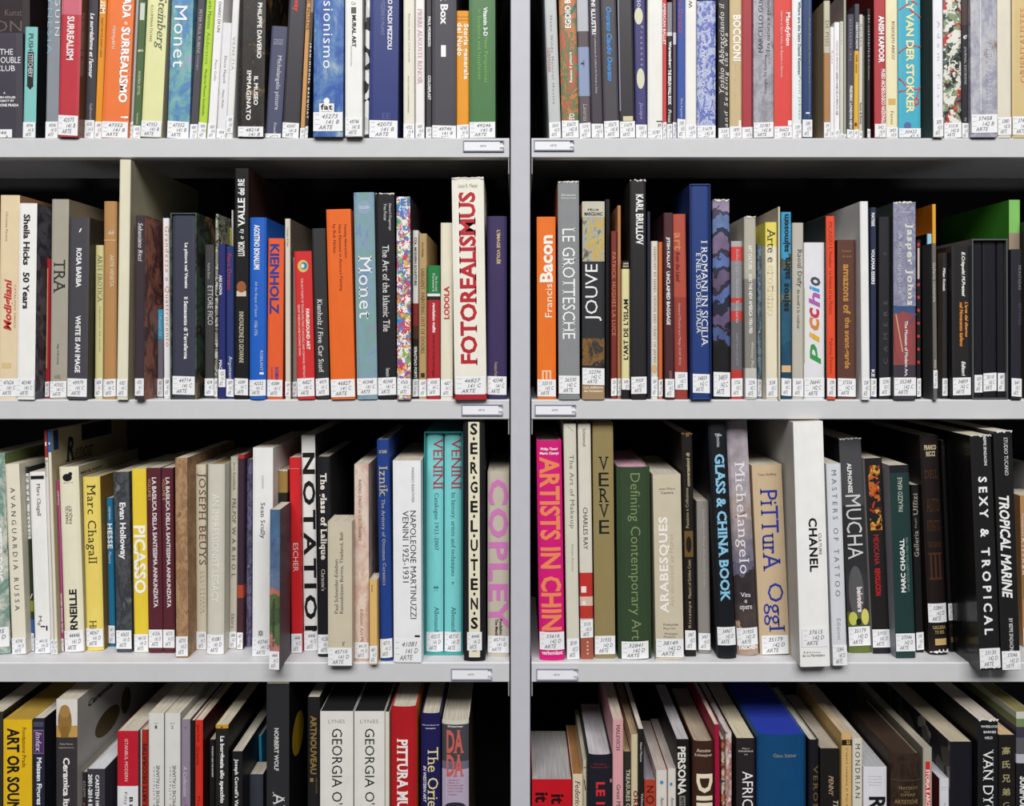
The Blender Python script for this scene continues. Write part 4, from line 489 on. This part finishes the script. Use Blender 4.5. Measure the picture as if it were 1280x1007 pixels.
132 352 286 e6e3dd|p=0,pg=141314,s=c8c4bc|second cream volume of the twin pair with black top edge|h .5 .6 342 368 a09c98 =LYNES;d .52 .32 408 1270 1c1c1c =GEORGIA O'KEEFFE
353 388 290 dcd6ca|p=2,pg=141314,st=0|narrow plain cream strip beside the crimson spine|
400 588 248 b21a21|p=0,s=c07c20,k=h|crimson spine with large white serif capitals on mural painting|d .45 .42 475 1190 f6eeea bs=PITTURA MURALE
618 760 298 1d1951|p=2,s=181420,k=h|dark indigo spine with pale yellow serif title on the Orient|h .5 .86 374 384 e0dcec b=Gérard-Georges;h .5 .5 396 406 e0dcec b=Lemaire;d .62 .5 540 1080 e9dd9c s=The Orient;d .2 .14 675 940 dcd8e4 bi=IN WESTERN ART
772 965 350 47464c|p=2,s=3a2c14,k=h,t=bands:350:d8d2c4:376:45444a:640:6c6878:700:b4a6bc|curved-top grey and lilac spine with red slab letters DADA|h .5 .56 380 392 f4f4f4 b=Dickerman;h .5 .66 412 580 c8625c bs=DA;h .5 .66 590 750 c8625c bs=DA;h .45 .4 770 780 a04858 =ZURICH;h .45 .4 790 800 a04858 =BERLIN;h .5 .6 810 820 a04858 =HANNOVER;h .5 .55 830 840 a04858 =COLOGNE;h .5 .58 852 862 a04858 =NEW YORK;h .4 .3 874 886 a04858 =PARIS;O .5 .8 935 1010 2c2a30=
@D4
145 434 782 c51121|p=0,s=5a0a10,pg=a8a4a4,k=s|very thick scarlet spine with two black rotated words|d .24 .32 872 945 1c0a0c b=it;d .64 .32 885 955 1c0a0c b=it;d .24 .32 970 1150 1c0a0c b=make;d .64 .32 970 1150 1c0a0c b=do
441 515 743 ddccb2|p=4,pg=9a6c40|straw cream spine with black italic serif name|d .5 .4 785 1120 2c2820 is=Federico Zeri
517 543 640 d9ceb2|p=12,st=0|thin buckled cream booklet with black doodles|L .2 .8 690 694 1c1c1c=;L .3 .7 780 860 1c1c1c=
546 728 598 1b1d27|p=2,k=h,pg=c8c4c8|blue-black thick spine with red broken capitals|h .5 .5 655 665 a82832 =MICHELE;h .5 .75 678 689 a82832 =DANTINI ARTI;d .52 .26 790 1150 e22a33 b=LE IDEE;O .95 .08 770 800 d08090=
731 809 345 daa1a6|p=-4,pg=c8b8a8|baby pink spine with black serif capitals|d .5 .34 380 567 2e2a2c s=MALEVICH;d .55 .34 815 1240 3a3436 s=Great Modern Masters
813 864 580 2d2b23|p=4,pg=b89c78|dark olive black spine with cream serif capitals|d .6 .45 705 1180 e8e0ca s=TREASURES OF AFRICA
866 915 455 d0c3a2|p=3,pg=a88c6c|low cream yellow spine with maroon capitals starting ORI|d .65 .5 858 1120 7c2026 b=ORIGINI
918 959 415 1d1b1b|p=1,pg=d4ccc0|slim black spine with small white name and curling pages|d .5 .3 510 650 dcdcdc =Henri Matisse;d .7 .28 880 1000 dcdcdc =Vallauris
963 1045 785 b23d29|p=3,pg=8c8890|low rust spine with black serif letters stacked|h .5 .7 825 872 1c100c s=Z;h .5 .7 893 955 1c100c s=O
1050 1127 716 dcd6ce|p=3,pg=c4b8b0|white spine with small blue mark, first of two twins|O .5 .34 786 814 3a90c8=;d .55 .3 905 1100 55504c is=Antonio Bueno
1134 1210 704 dcd6ce|p=3,pg=c4b8b0,s=c05030|white spine with small blue mark, second of two twins|O .4 .34 800 826 3a90c8=;d .55 .3 905 1100 55504c is=Antonio Bueno
@D5
-10 80 490 151315|p=-2,ln=-.01,pg=c0bcc0|black spine with cream rounded capitals PERSONA|d .38 .62 540 890 eae6de b=PERSONA;B .4 .5 897 1100 7c7872=;d .4 .2 910 1060 222 b=RITRATTI
92 262 500 3d2319|p=0,pg=b0a08c,k=h|broad chocolate spine with fat cream letters and serif heading|h .5 .68 550 574 e4d4bc s=Antoine;h .5 .84 585 610 e4d4bc s=Schnapper;d .55 .76 732 870 eadec2 bs=D;B .55 .76 892 925 eadec2=;B .55 .76 942 1000 eadec2=
264 300 382 a11139|p=-3,pg=d0c8b8,ln=-.01|slim carmine spine with wavy top|
302 326 490 6b3b31|p=2,st=0,t=vor:7a3a30:b87040:2c4c6c:c8b8a0:50|sliver of multicoloured booklet after the carmine one|
331 376 440 d9d5d3|p=-2,pg=c8c0bc,t=imp:dcd8d6:d0c8c4:a04c3c:d8d4d4:16|scuffed white and rust pamphlet with torn edges|
411 545 482 261f23|p=0,d=240,s=141012,pg=d8ccb0|black spine with tall white capitals beginning AFRIC|h .5 .4 548 558 f0e8e8 s=Marc;h .5 .8 565 577 f0e8e8 s=Schmalenbach;h .5 .16 590 600 f0e8e8 =in;d .6 .58 720 1050 f4f2f2 =AFRICA
560 914 448 0c4674|p=-5,d=230,s=0c3060,pg=2036a0,k=h|very wide ocean blue cloth binding with bright blue top|B .02 .02 455 1844 0b355c=;B .975 .02 455 1844 0b355c=;h .55 .48 578 604 9a9880 s=Gino Sutter
934 1010 492 16171d|p=2,pg=d0ccc0,k=h,g=1|glossy thin navy-black spine with dim bronze capitals|d .65 .3 670 1180 7c6238 s=VERONESE
1022 1160 556 191515|p=0,pg=b4a898|black spine with beige slanted letters PENNY|d .55 .24 750 900 ccac8c is=PENNY;d .75 .26 930 1180 e0d4c0 is=The story
1176 1249 445 d4b072|p=3,pg=c8b498|golden beige spine numbered 22 on black block|B .5 .98 490 530 1c1814=;h .66 .4 496 522 d4b072 b=22;d .5 .18 552 1100 5c4824 =L'opera completa di Piet Mondrian
@D6
35 105 484 d9d4c6|p=3,pg=c8c0b0|pale bone spine with thin grey widely spaced capitals|d .5 .5 520 912 3c3c38 =MONDRIAN
114 282 690 dfdde5|p=3,pg=b4b4b8|low broad white spine with enormous black letter|h .5 .6 752 760 888 =Hommage;h .5 .5 772 780 888 =a cura di;h .5 .6 795 803 888 =Marco Meneguzzo;h .5 .5 815 822 888 =Electa;d .58 .72 903 1400 141414 b=RIVERA
312 524 592 2e2119|p=0,k=h,pg=3c2c20,t=imp:2e2119:3a2a20:241a14:4a3628:10|antique brown leather binding with raised bands and gilt lettering|B .5 1.0 772 782 46362a=;B .5 1.0 966 976 46362a=;h .55 .66 822 842 9c8454 s=TRATTATO;h .5 .2 855 864 9c8454 =DELLE;h .55 .5 872 890 9c8454 s=OPERE;h .5 .8 918 946 9c8454 s=ARTISTICHE
547 612 552 aca699|p=3,d=250,s=8c8270,pg=b0a898|greige spine with red strip carrying small white capitals|B .5 .5 648 1300 d12a2c=;d .5 .34 705 1180 fff0ee b=STORIA E ARCHITETTURA
667 736 775 d6d6de|p=2,d=160,s=5a1c24,pg=c8c8d0|low cool white spine with faint grey lines|h .5 .7 830 836 aaa =Antonio;h .5 .6 848 854 aaa =Ratti;d .5 .14 950 1100 999 =Fondazione
742 903 508 16141d|p=0,pg=c4b8a0,d=250,t2=4,s=2a2828|blank blue-black spine with cream page top|
946 1092 346 16171b|p=-5,pg=d0c4b8,d=260,s=0c0c0e,w=1|black spine with large white serif capitals under three small names|h .55 .86 384 402 d4d4d4 bs=WHEELOCK;h .58 .62 424 442 d4d4d4 bs=BARNES;h .52 .4 466 484 d4d4d4 bs=HELD;d .5 .52 560 1110 f2f2f0 s=VAN DYCK
1100 1217 458 1c1817|p=2,pg=d8b890,d=220|black spine with vertical olive gold Chinese characters|h .42 .52 540 598 9c966c b=高;h .42 .52 640 698 9c966c b=氏;h .42 .52 742 800 9c966c b=兄;h .42 .52 840 896 9c966c b=弟;h .42 .4 942 990 9c966c =G
1226 1345 290 3b3c3a|p=6,st=0,pg=8c8050,t=bands:290:c8ccc0:340:7a8a60:400:3c3848:480:5c5c60:600:b8b8c4:664:1f1c1f|pictured spine with black base starting SURI at the picture edge|d .42 .48 755 1050 f0f0f0 b=SURIMONO
"""
ROWN = {'A': 'top', 'B': 'second', 'C': 'third', 'D': 'bottom'}
CROP = {'1': 0, '2': 210, '3': 420, '4': 640, '5': 850, '6': 1060}
RK = {'A': (5.036, 0), 'B': (2.9636, 190), 'C': (2.9636, 515), 'D': (5.818, 840)}
PAGE = 'cfc6b4'
SIDE_TEX = {'1': 'vor:5c5962:6c6a72:4a4650:78747c:30', '2': 'imp:7a4238:b87a64:4c3038:a0604c:7', '4': 'vor:1c1a1c:8a8680:2c2a2c:5c5854:14', '3': 'imp:26403c:4a5c48:161c20:806848:9'}
random.seed(5)
WHITE = mat('f2f2f5', 0.55, wear=0.03); PEN = mat('2c2c34', 0.6, wear=0); FAINT = mat('c6c6cc', 0.6, wear=0)
MARKS = {'AL': '141 B', 'AR': '142 B', 'BL': '141 C', 'BR': '142 C', 'CL': '141 D', 'CR': '142 D', 'DL': '', 'DR': ''}
def hand(key):
    rnd = random.Random(key); sec = key[:2]
    num = ('4' if sec[1] == 'L' else '3') + ''.join(rnd.choice('0123456789') for _ in range(4))
    V, Fc = [], []
    for s, x0, wd, y0, hh in ((num, .26, .58, .66, .21), (MARKS[sec], .42, .48, .37, .21), ('ARTE', .16, .52, .08, .21)):
        a, f, _ = text2d(s, 'i'); j = rnd.uniform(-.03, .03)
        a = np.column_stack([x0 + j + a[:, 0] * wd, y0 + a[:, 1] * hh + a[:, 0] * 0.03])
        n = sum(len(v) for v in V); V.append(a); Fc += [tuple(i + n for i in q) for q in f]
    return np.vstack(V), Fc
HANDS = {}
placed = {}      # row+bay -> list of dict
ORDER = []
SEEN = {}
def subd(pts, nx):                                       # rectangle u0,v0,u1,v1 split into nx columns
    u0, v0, u1, v1 = pts; V, Fc = [], []
    for i in range(nx + 1):
        u = u0 + (u1 - u0) * i / nx; V += [(u, v0), (u, v1)]
        if i: Fc.append((2 * i - 2, 2 * i, 2 * i + 1, 2 * i - 1))
    return V, Fc
def parse(data):
    crop = None
    for ln in data.strip().splitlines():
        if ln.startswith('@'): crop = ln[1:]; continue
        a, opt, desc, tit = (ln.split('|') + [''])[:4]
        xl, xr, yt, col = a.split()
        o = {}
        ts = opt
        for kv in filter(None, opt.split(',')):
            k, v = kv.split('=', 1); o[k] = v
        yield crop, float(xl), float(xr), float(yt), col, o, desc, tit
BOOKS = []
for crop, xl, xr, yt, col, o, desc, tit in parse(DATA):
    row = crop[0]; k, oy = RK[row]; ox = CROP[crop[1]]; bay = 'L' if int(crop[1]) <= 3 else 'R'
    PX = lambda x, ox=ox, k=k: ox + x / k
    PY = lambda y, oy=oy, k=k: oy + y / k
    zs = ZF[row]
    if 'p' in o: p = float(o['p']) / 1000
    elif 'yb' in o:
        p = (-zs) * F / (PY(float(o['yb'])) - VY) - D
    else: p = 0.008
    p = max(p, -0.03)
    ln = float(o.get('ln', 0)); th = math.atan(ln)
    # horizontal shift between the row where widths were read (the foot) and the true foot is nil
    X0, X1 = wx(PX(xl), p), wx(PX(xr), p)
    ztop = wz(PY(yt), p)
    roof = (ZTOP if row == 'A' else ZF[chr(ord(row) - 1)]) - LIP
    h = (ztop - zs) / math.cos(th)
    d = float(o['d']) / 1000 if 'd' in o else min(0.235, max(0.10, h * 0.74))
    b = dict(row=row, bay=bay, k=k, PX=PX, PY=PY, zs=zs, p=p, ln=ln, th=th, X0=X0, X1=X1, h=h, d=d, o=o, col=col, desc=desc, tit=tit, case='case' in o, inner='inner' in o, yt=yt, yb=None)
    b['d'] = min(b['d'], SHD - 0.004 - p)
    wtop = (X1 - X0) * abs(math.sin(th))
    mxh = (roof - 0.0008 - zs - wtop) / math.cos(th)
    if b['h'] > mxh: b['h'] = mxh
    if b['inner']:
        c = [q for q in BOOKS if q['case']][-1]
        b['p'] = max(b['p'], c['p'] + 0.0005); b['th'] = c['th']; b['ln'] = c['ln']
        b['X0'] = max(b['X0'], c['X0'] + 0.0026); b['X1'] = min(b['X1'], c['X1'] - 0.0026)
        prev = BOOKS[-1]
        if prev['inner']: b['X0'] = max(b['X0'], prev['X1'] + 0.0004)
        b['h'] = min(b['h'], c['h'] - 0.0054); b['d'] = min(b['d'], c['p'] + c['d'] - b['p'] - 0.004)
    else:
        G = 0.0004
        lim = BAY[bay]
        if b['X0'] < lim[0] + G: b['X0'] = lim[0] + G
        for q in BOOKS:
            if q['row'] != row or q['bay'] != bay or q['inner']: continue
            if q['p'] + q['d'] < b['p'] or b['p'] + b['d'] < q['p']: continue
            hm = min(q['h'], b['h']); ov = -1
            for z in (0, hm):
                ov = max(ov, q['X1'] + z * q['ln'] + (q['X1'] - q['X0']) * (1 / math.cos(q['th']) - 1) - (b['X0'] + z * b['ln']) + G)
            # the foot corners rise on a leaning book: allow for the tilt of its face
            if ov > 0:
                if b['p'] >= q['p'] - 1e-6 or True and b['X0'] + ov < b['X1'] - 0.004 and ov < 0.003: b['X0'] += ov
                else:
                    if q['X1'] - ov - q['X0'] < 0.003: b['X0'] += ov
                    else: q['X1'] -= ov
        if b['X1'] + max(0, b['ln']) * b['h'] > lim[1] - 0.0005: b['X1'] = lim[1] - 0.0005 - max(0, b['ln']) * b['h']
    if b['X1'] - b['X0'] < 0.0025:
        print('THIN', desc, round((b['X1'] - b['X0']) * 1000, 1)); b['X1'] = b['X0'] + 0.0025
    BOOKS.append(b)

def build(b):
    o = b['o']; W = (b['X1'] - b['X0']) * math.cos(b['th']); H = b['h']; d = b['d']; th = b['th']
    lift = W * math.sin(th) if th > 0 else 0.0
    root = bpy.data.objects.new('slipcase' if b['case'] else 'book', None); COL.objects.link(root)
    zb = b['zs'] + lift + 0.00015
    if b['inner']: zb += 0.0024
    root.location = (b['X0'], b['p'], zb); root.rotation_euler = (0, th, 0)
    kind = 'slipcase' if b['case'] else 'book'
    lab = b['desc']; tail = f" on the {ROWN[b['row']]} shelf"
    if len((lab + tail).split()) <= 16: lab = lab + tail
    root['label'] = lab; root['category'] = kind
    root['group'] = f"{kind}s on the {ROWN[b['row']]} shelf of the {'left' if b['bay'] == 'L' else 'right'} bay"
    if lab in SEEN: print('DUP LABEL', lab)
    SEEN[lab] = 1
    gl = 'g' in o; coat = 0.35 if gl else 0.0; rough = 0.38 if gl else 0.5
    dep = b['p']
    def Z(y):                                            # crop y -> local height on the spine
        return (wz(b['PY'](y), dep) - zb) / math.cos(th)
    tex = o.get('t')
    if tex and tex.split(':')[0] in ('bands', 'art'):
        tk = tex.split(':')[0]; k = tex.split(':')[1:]; ys = [float(v) for v in k[::2]]; cs = k[1::2]
        st = []                                          # convert to fractions from the foot
        for i in range(len(cs) - 1, -1, -1):
            z = 0.0 if i == len(cs) - 1 else max(0.0, Z(ys[i + 1]) / H)
            st.append(f'{z:.4f}:{cs[i]}')
        tex = tk + ':' + ':'.join(st)
    M0 = mat(b['col'], rough, tex, H, coat)
    sc_ = o.get('s')
    if 't2' in o: M1 = mat(sc_, rough, SIDE_TEX[o['t2']], H, coat)
    else: M1 = mat(sc_, rough, None, 1, coat) if sc_ else M0  # turquoise book's near-black side is the gap's shade put into its colour
    M2 = mat('d8d0c0', 0.7)
    bulge = 0.0
    if b['case']:
        t = 0.0022
        parts = [box(0, 0, 0, t, d, H), box(W - t, 0, 0, W, d, H), box(t, 0, 0, W - t, d - t, t), box(t, 0, H - t, W - t, d - t, H), box(t, d - t, 0, W - t, d, H)]
        v, f = join(*parts); idx = [1] * 12 + [0] * 18
        bevel_obj(mesh('shell', v, f, [M0, M1], root, idx), 0.0005)
    else:
        hard = o.get('k') == 'h'
        bulge = min(0.0075, 0.085 * W) if hard else 0.0
        t = 0.0022 if (hard and W > 0.012) else 0.0006
        t = min(t, W * 0.3); r = min(0.0012, W * 0.2); n = 8
        prof = [(0, d), (0, 0.009), (0.0006 if hard and W > .01 else 0, 0.006), (0, 0.003)] if hard else [(0, d)]
        for i in range(n + 1):
            u = i / n; s_ = 2 * u - 1
            y = -bulge * (1 - s_ * s_) + (r * 0.9 * max(0, (abs(s_) - 0.86) / 0.14) ** 2)
            prof.append((u * W, y))
        prof += [(W, 0.003), (W - (0.0006 if W > .01 else 0), 0.006), (W, 0.009), (W, d)] if hard else [(W, d)]
        inner = [(W - t, d), (W - t, t + r)] + ([(W - t - (W - 2 * t) * i / 8, -bulge * (1 - (2 * (W - t - (W - 2 * t) * i / 8) / W - 1) ** 2) + t + r * 0.5) for i in range(1, 8)] if hard else []) + [(t, t + r), (t, d)]
        if W - 2 * t < 0.0006: inner = []
        P = prof + inner; m = len(P)
        V = [(x, y, 0) for x, y in P] + [(x, y, H) for x, y in P]
        Fc = []; idx = []
        for i in range(m):
            j = (i + 1) % m; Fc.append((i, j, j + m, i + m))
            (xa, ya), (xb, yb) = P[i], P[j]
            if i >= len(prof) - 1 and inner: idx.append(2)
            else: idx.append(1 if abs(xa - xb) < 0.001 and abs(ya - yb) > 0.002 else 0)
        if inner:                                        # caps as strips between outer and inner outline
            no = len(prof)
            left = [i for i in range(no) if P[i][0] < W / 2]; right = [i for i in range(no) if P[i][0] >= W / 2]
            mid = no + len(inner) // 2
            for off, rev in ((0, False), (m, True)):
                A = [i + off for i in left] + [i + off for i in range(mid, m)]
                B = [left[-1] + off] + [i + off for i in right] + [i + off for i in range(no, mid + 1)]
                for q in (A, B): Fc.append(tuple(q if rev is False else q[::-1])); idx.append(0)
        else:
            Fc.append(tuple(range(m))); Fc.append(tuple(range(m, 2 * m))[::-1]); idx += [0, 0]
        mesh('cover', V, Fc, [M0, M1, M2], root, idx)
        if inner:
            rec = 0.003 if hard else 0.0004
            e = 0.0001
            if o.get('pg') == '2036a0': rec = 0.0012
            fr = [(t + e + (W - 2 * t - 2 * e) * i / 10, 0) for i in range(11)] if hard else [(t + e, 0), (W - t - e, 0)]
            fr = [(x, (-bulge * (1 - (2 * x / W - 1) ** 2) if hard else 0) + t + r + e + (0.0012 if hard else 0)) for x, _ in fr]
            fr += [(W - t - e, d - (0.003 if hard else 0.0005)), (t + e, d - (0.003 if hard else 0.0005))]
            q = len(fr); v = [(x, y, rec) for x, y in fr] + [(x, y, H - rec) for x, y in fr]
            f = [(i, (i + 1) % q, (i + 1) % q + q, i + q) for i in range(q)] + [tuple(range(q))[::-1], tuple(range(q, 2 * q))]
            mesh('page_block', v, f, mat(o.get('pg', PAGE), 0.8, pages=o.get('pg') not in ('2036a0', '141314')), root)
    def surf(u): s_ = 2 * u - 1; return -bulge * (1 - s_ * s_)
    def put(name, V2, Fc, m, e=0.00028, **kw):           # V2 in (u fraction, local z)
        if bulge and name in ('title', 'small_lettering', 'print_or_highlight', 'printed_line'):   # cut long faces so that they follow the round back
            bm = bmesh.new(); vv = [bm.verts.new((a_, 0, c_)) for a_, c_ in V2]
            for q in Fc:
                try: bm.faces.new([vv[i] for i in q])
                except ValueError: pass
            for cu in (.1, .2, .3, .4, .5, .6, .7, .8, .9):
                bmesh.ops.bisect_plane(bm, geom=bm.verts[:] + bm.edges[:] + bm.faces[:], plane_co=(cu, 0, 0), plane_no=(1, 0, 0))
            bm.verts.index_update(); V2 = [(v.co.x, v.co.z) for v in bm.verts]; Fc = [tuple(v.index for v in f.verts) for f in bm.faces]; bm.free()
        V = [(u * W, surf(min(max(u, 0), 1)) - e, z) for u, z in V2]
        return mesh(name, V, Fc, m, root)
    # shelf-mark sticker
    stv = o.get('st')
    if stv != '0' and b['row'] != 'D' and not b['case']:
        if stv: y0, y1 = map(float, stv.split(':'))
        else: y0, y1 = {'A': (768, 868), 'B': (838, 905), 'C': (float(o.get('yb', 900)) - 72, float(o.get('yb', 900)) - 6)}[b['row']]
        zt, z_ = Z(y0), max(Z(y1), 0.0008)
        sw = float(o.get('sw', 1)); ws = min(0.985 * sw, 0.042 / W)
        u0, u1 = 0.5 - ws / 2, 0.5 + ws / 2
        rnd = random.Random(b['desc']); sk = rnd.uniform(-.0006, .0006)
        V, Fc = subd((u0, z_, u1, zt), 6)
        so = put('shelf_mark', [(u, z + sk * (u - .5) * 2) for u, z in V], Fc, WHITE, 0.0005)
        key = b['row'] + b['bay'] + str(rnd.randrange(12))
        if key not in HANDS: HANDS[key] = hand(key)
        hv, hf = HANDS[key]; full = max(zt - z_, 0.022)
        wide = ws * W; tw = min(1.0, wide / 0.026) if wide > 0.011 else 0.45
        a = [(u0 + (u1 - u0) * (0.03 + .94 * x), zt - full * (1 - y)) for x, y in hv]
        ok = [q for q in hf if min(a[i][1] for i in q) > z_ + 0.0003]
        put('handwriting', a, ok, PEN, 0.00066)
        if wide > 0.018:
            fv, ff = [], []
            for yy in (.86, .6, .34):
                n = len(fv); uu0, uu1 = u0 + .05 * (u1 - u0), u0 + .2 * (u1 - u0); zz = zt - full * (1 - yy)
                fv += [(uu0, zz), (uu1, zz), (uu1, zz + .0008), (uu0, zz + .0008)]; ff.append((n, n + 1, n + 2, n + 3))
            put('printed_rule', fv, ff, FAINT, 0.00066)
    # lettering and printed shapes
    for ti_n, ti in enumerate(filter(None, b['tit'].split(';'))):
        spec, s = ti.split('=', 1); q = spec.split()
        dr, a1, a2, y0, y1, colr = q[0], *map(float, q[1:5]), q[5]; sty = q[6] if len(q) > 6 else ''
        m = mat(colr, 0.5, None, 1, coat, 0.02) if ':' not in colr else mat('888888', 0.5, colr, 1, coat, 0.02)
        if dr in ('R', 'RB', 'RO'):
            kk = b['k']; zmid = Z(y1)
            Xw = b['X0'] + W * math.cos(th) + zmid * math.sin(th)
            def dep_of(x): return Xw * F / (b['PX'](x) - VX) - (D + b['p'])
            da, db = dep_of(a1), dep_of(a2)
            if dr == 'R': zt_ = (VY - b['PY'](y1)) * (D + b['p'] + da) / F - zb; z_b = (VY - b['PY'](y0)) * (D + b['p'] + da) / F - zb
            else: zt_ = (VY - b['PY'](y1)) * (D + b['p'] + da) / F - zb; z_b = (VY - b['PY'](y0)) * (D + b['p'] + da) / F - zb
            if dr == 'R': A, f_, _ = text2d(s, sty)
            elif dr == 'RB': A, f_ = np.array([(0, 0), (1, 0), (1, 1), (0, 1)]), [(0, 1, 2, 3)]
            else: A, f_ = np.array([(.5 + .5 * math.cos(i * math.pi / 12), .5 + .5 * math.sin(i * math.pi / 12)) for i in range(24)]), [tuple(range(24))]
            zt_ = min(zt_, H - 0.001); db = min(db, d - 0.001)
            mesh('cover_print', [(W + 0.0003 if dr != 'R' else W + 0.0004, da + x * (db - da), z_b + y * (zt_ - z_b)) for x, y in A], f_, m, root)
            continue
        zt_, z_b = Z(y0), Z(y1)
        if dr == 'L':
            wd = min(0.0028, max(0.0012, 0.06 * W)) / 2; x0_, x1_ = a1 * W, a2 * W
            L_ = math.hypot(x1_ - x0_, z_b - zt_) or 1; nx_, nz_ = -(z_b - zt_) / L_ * wd, (x1_ - x0_) / L_ * wd
            pts = [((x0_ + nx_) / W, zt_ + nz_), ((x1_ + nx_) / W, z_b + nz_), ((x1_ - nx_) / W, z_b - nz_), ((x0_ - nx_) / W, zt_ - nz_)]
            put('printed_line', pts, [(0, 1, 2, 3)], m, 0.00024 if W > .02 else 0.0002); continue
        zt_ = min(zt_, H - 0.0006); z_b = max(z_b, 0.0006)
        if zt_ <= z_b: continue
        ua, ub = a1 - a2 / 2, a1 + a2 / 2
        if dr == 'B':
            V, Fc = subd((max(ua, 0.0), z_b, min(ub, 1.0), zt_), 6); put('print_or_highlight', V, Fc, m, 0.00016 + ti_n * 1.5e-5)  # printed blocks, and the pale highlight streak painted on the film-wrapped lavender spine
        elif dr == 'O':
            n = 20; V = [(a1 + a2 / 2 * math.cos(2 * math.pi * i / n), (zt_ + z_b) / 2 + (zt_ - z_b) / 2 * math.sin(2 * math.pi * i / n)) for i in range(n)]
            put('print_or_highlight', V, [tuple(range(n))], m, 0.00018 + ti_n * 1.5e-5)
        elif dr == 'A': put('print_or_highlight', [(ua, zt_), (a1, z_b), (ub, zt_)], [(0, 1, 2)], m, 0.00016)
        else:
            hh = zt_ - z_b
            if dr in 'du' and len(s) > 2 and s not in WIDE:      # lettering taller across the spine where the line runs long
                nat = text2d(s, sty)[2]; fac = (hh / (a2 * W) / nat) ** 0.55
                if fac > 1: a2 = min(a2 * min(fac, 1.45), 0.92, 2 * min(a1, 1 - a1) - 0.04 if a2 < 2 * min(a1, 1 - a1) - 0.04 else a2); ua, ub = a1 - a2 / 2, a1 + a2 / 2
            if dr == 'v': A, f_ = stack2d(s, sty)
            else: A, f_, _ = text2d(s, sty, ((zt_ - z_b) / (a2 * W)) if dr in 'du' else (a2 * W) / (zt_ - z_b))
            # cut titles are allowed to run past the top of the frame, not past the cover
            if dr == 'd': V = [(ua + y * a2, zt_ - x * hh) for x, y in A]
            elif dr == 'u': V = [(ub - y * a2, z_b + x * hh) for x, y in A]
            else: V = [(ua + x * a2, z_b + y * hh) for x, y in A]
            put('title' if a2 > 0.25 else 'small_lettering', V, f_, m, 0.00038)
    if 'w' in o and not b['case']:
        wk = o['w']; rnd = random.Random(b['desc']); cw = {'1': 'e8e4dc', '2': '8a6a48'}.get(wk, 'e4e4e4')
        def torn(z, up, amp):
            n = 14; V, Fc = [], []
            for i in range(n + 1):
                u = i / n; y = surf(u) - 0.0006; a = amp * rnd.random() ** 1.5; c = amp * 0.8 * rnd.random() ** 2
                V += [(u * W, y, z - up * c), (u * W, y + 0.0004 * rnd.random() - .0004, z + up * a * 0.5), (u * W, y + 0.0014, z + up * a * 0.5)]
                if i: Fc += [(3 * i - 3, 3 * i, 3 * i + 1, 3 * i - 2), (3 * i - 2, 3 * i + 1, 3 * i + 2, 3 * i - 1)]
            mesh('torn_edge', V, Fc, mat(cw, 0.7), root)
        if wk in '124': torn(H, 1, 0.0035 if wk != '2' else 0.007)
        if wk in '34': torn(0.0045, -1, 0.006)
    return root
for b in BOOKS: build(b)
print('books', len(BOOKS), 'objects', len(bpy.data.objects))
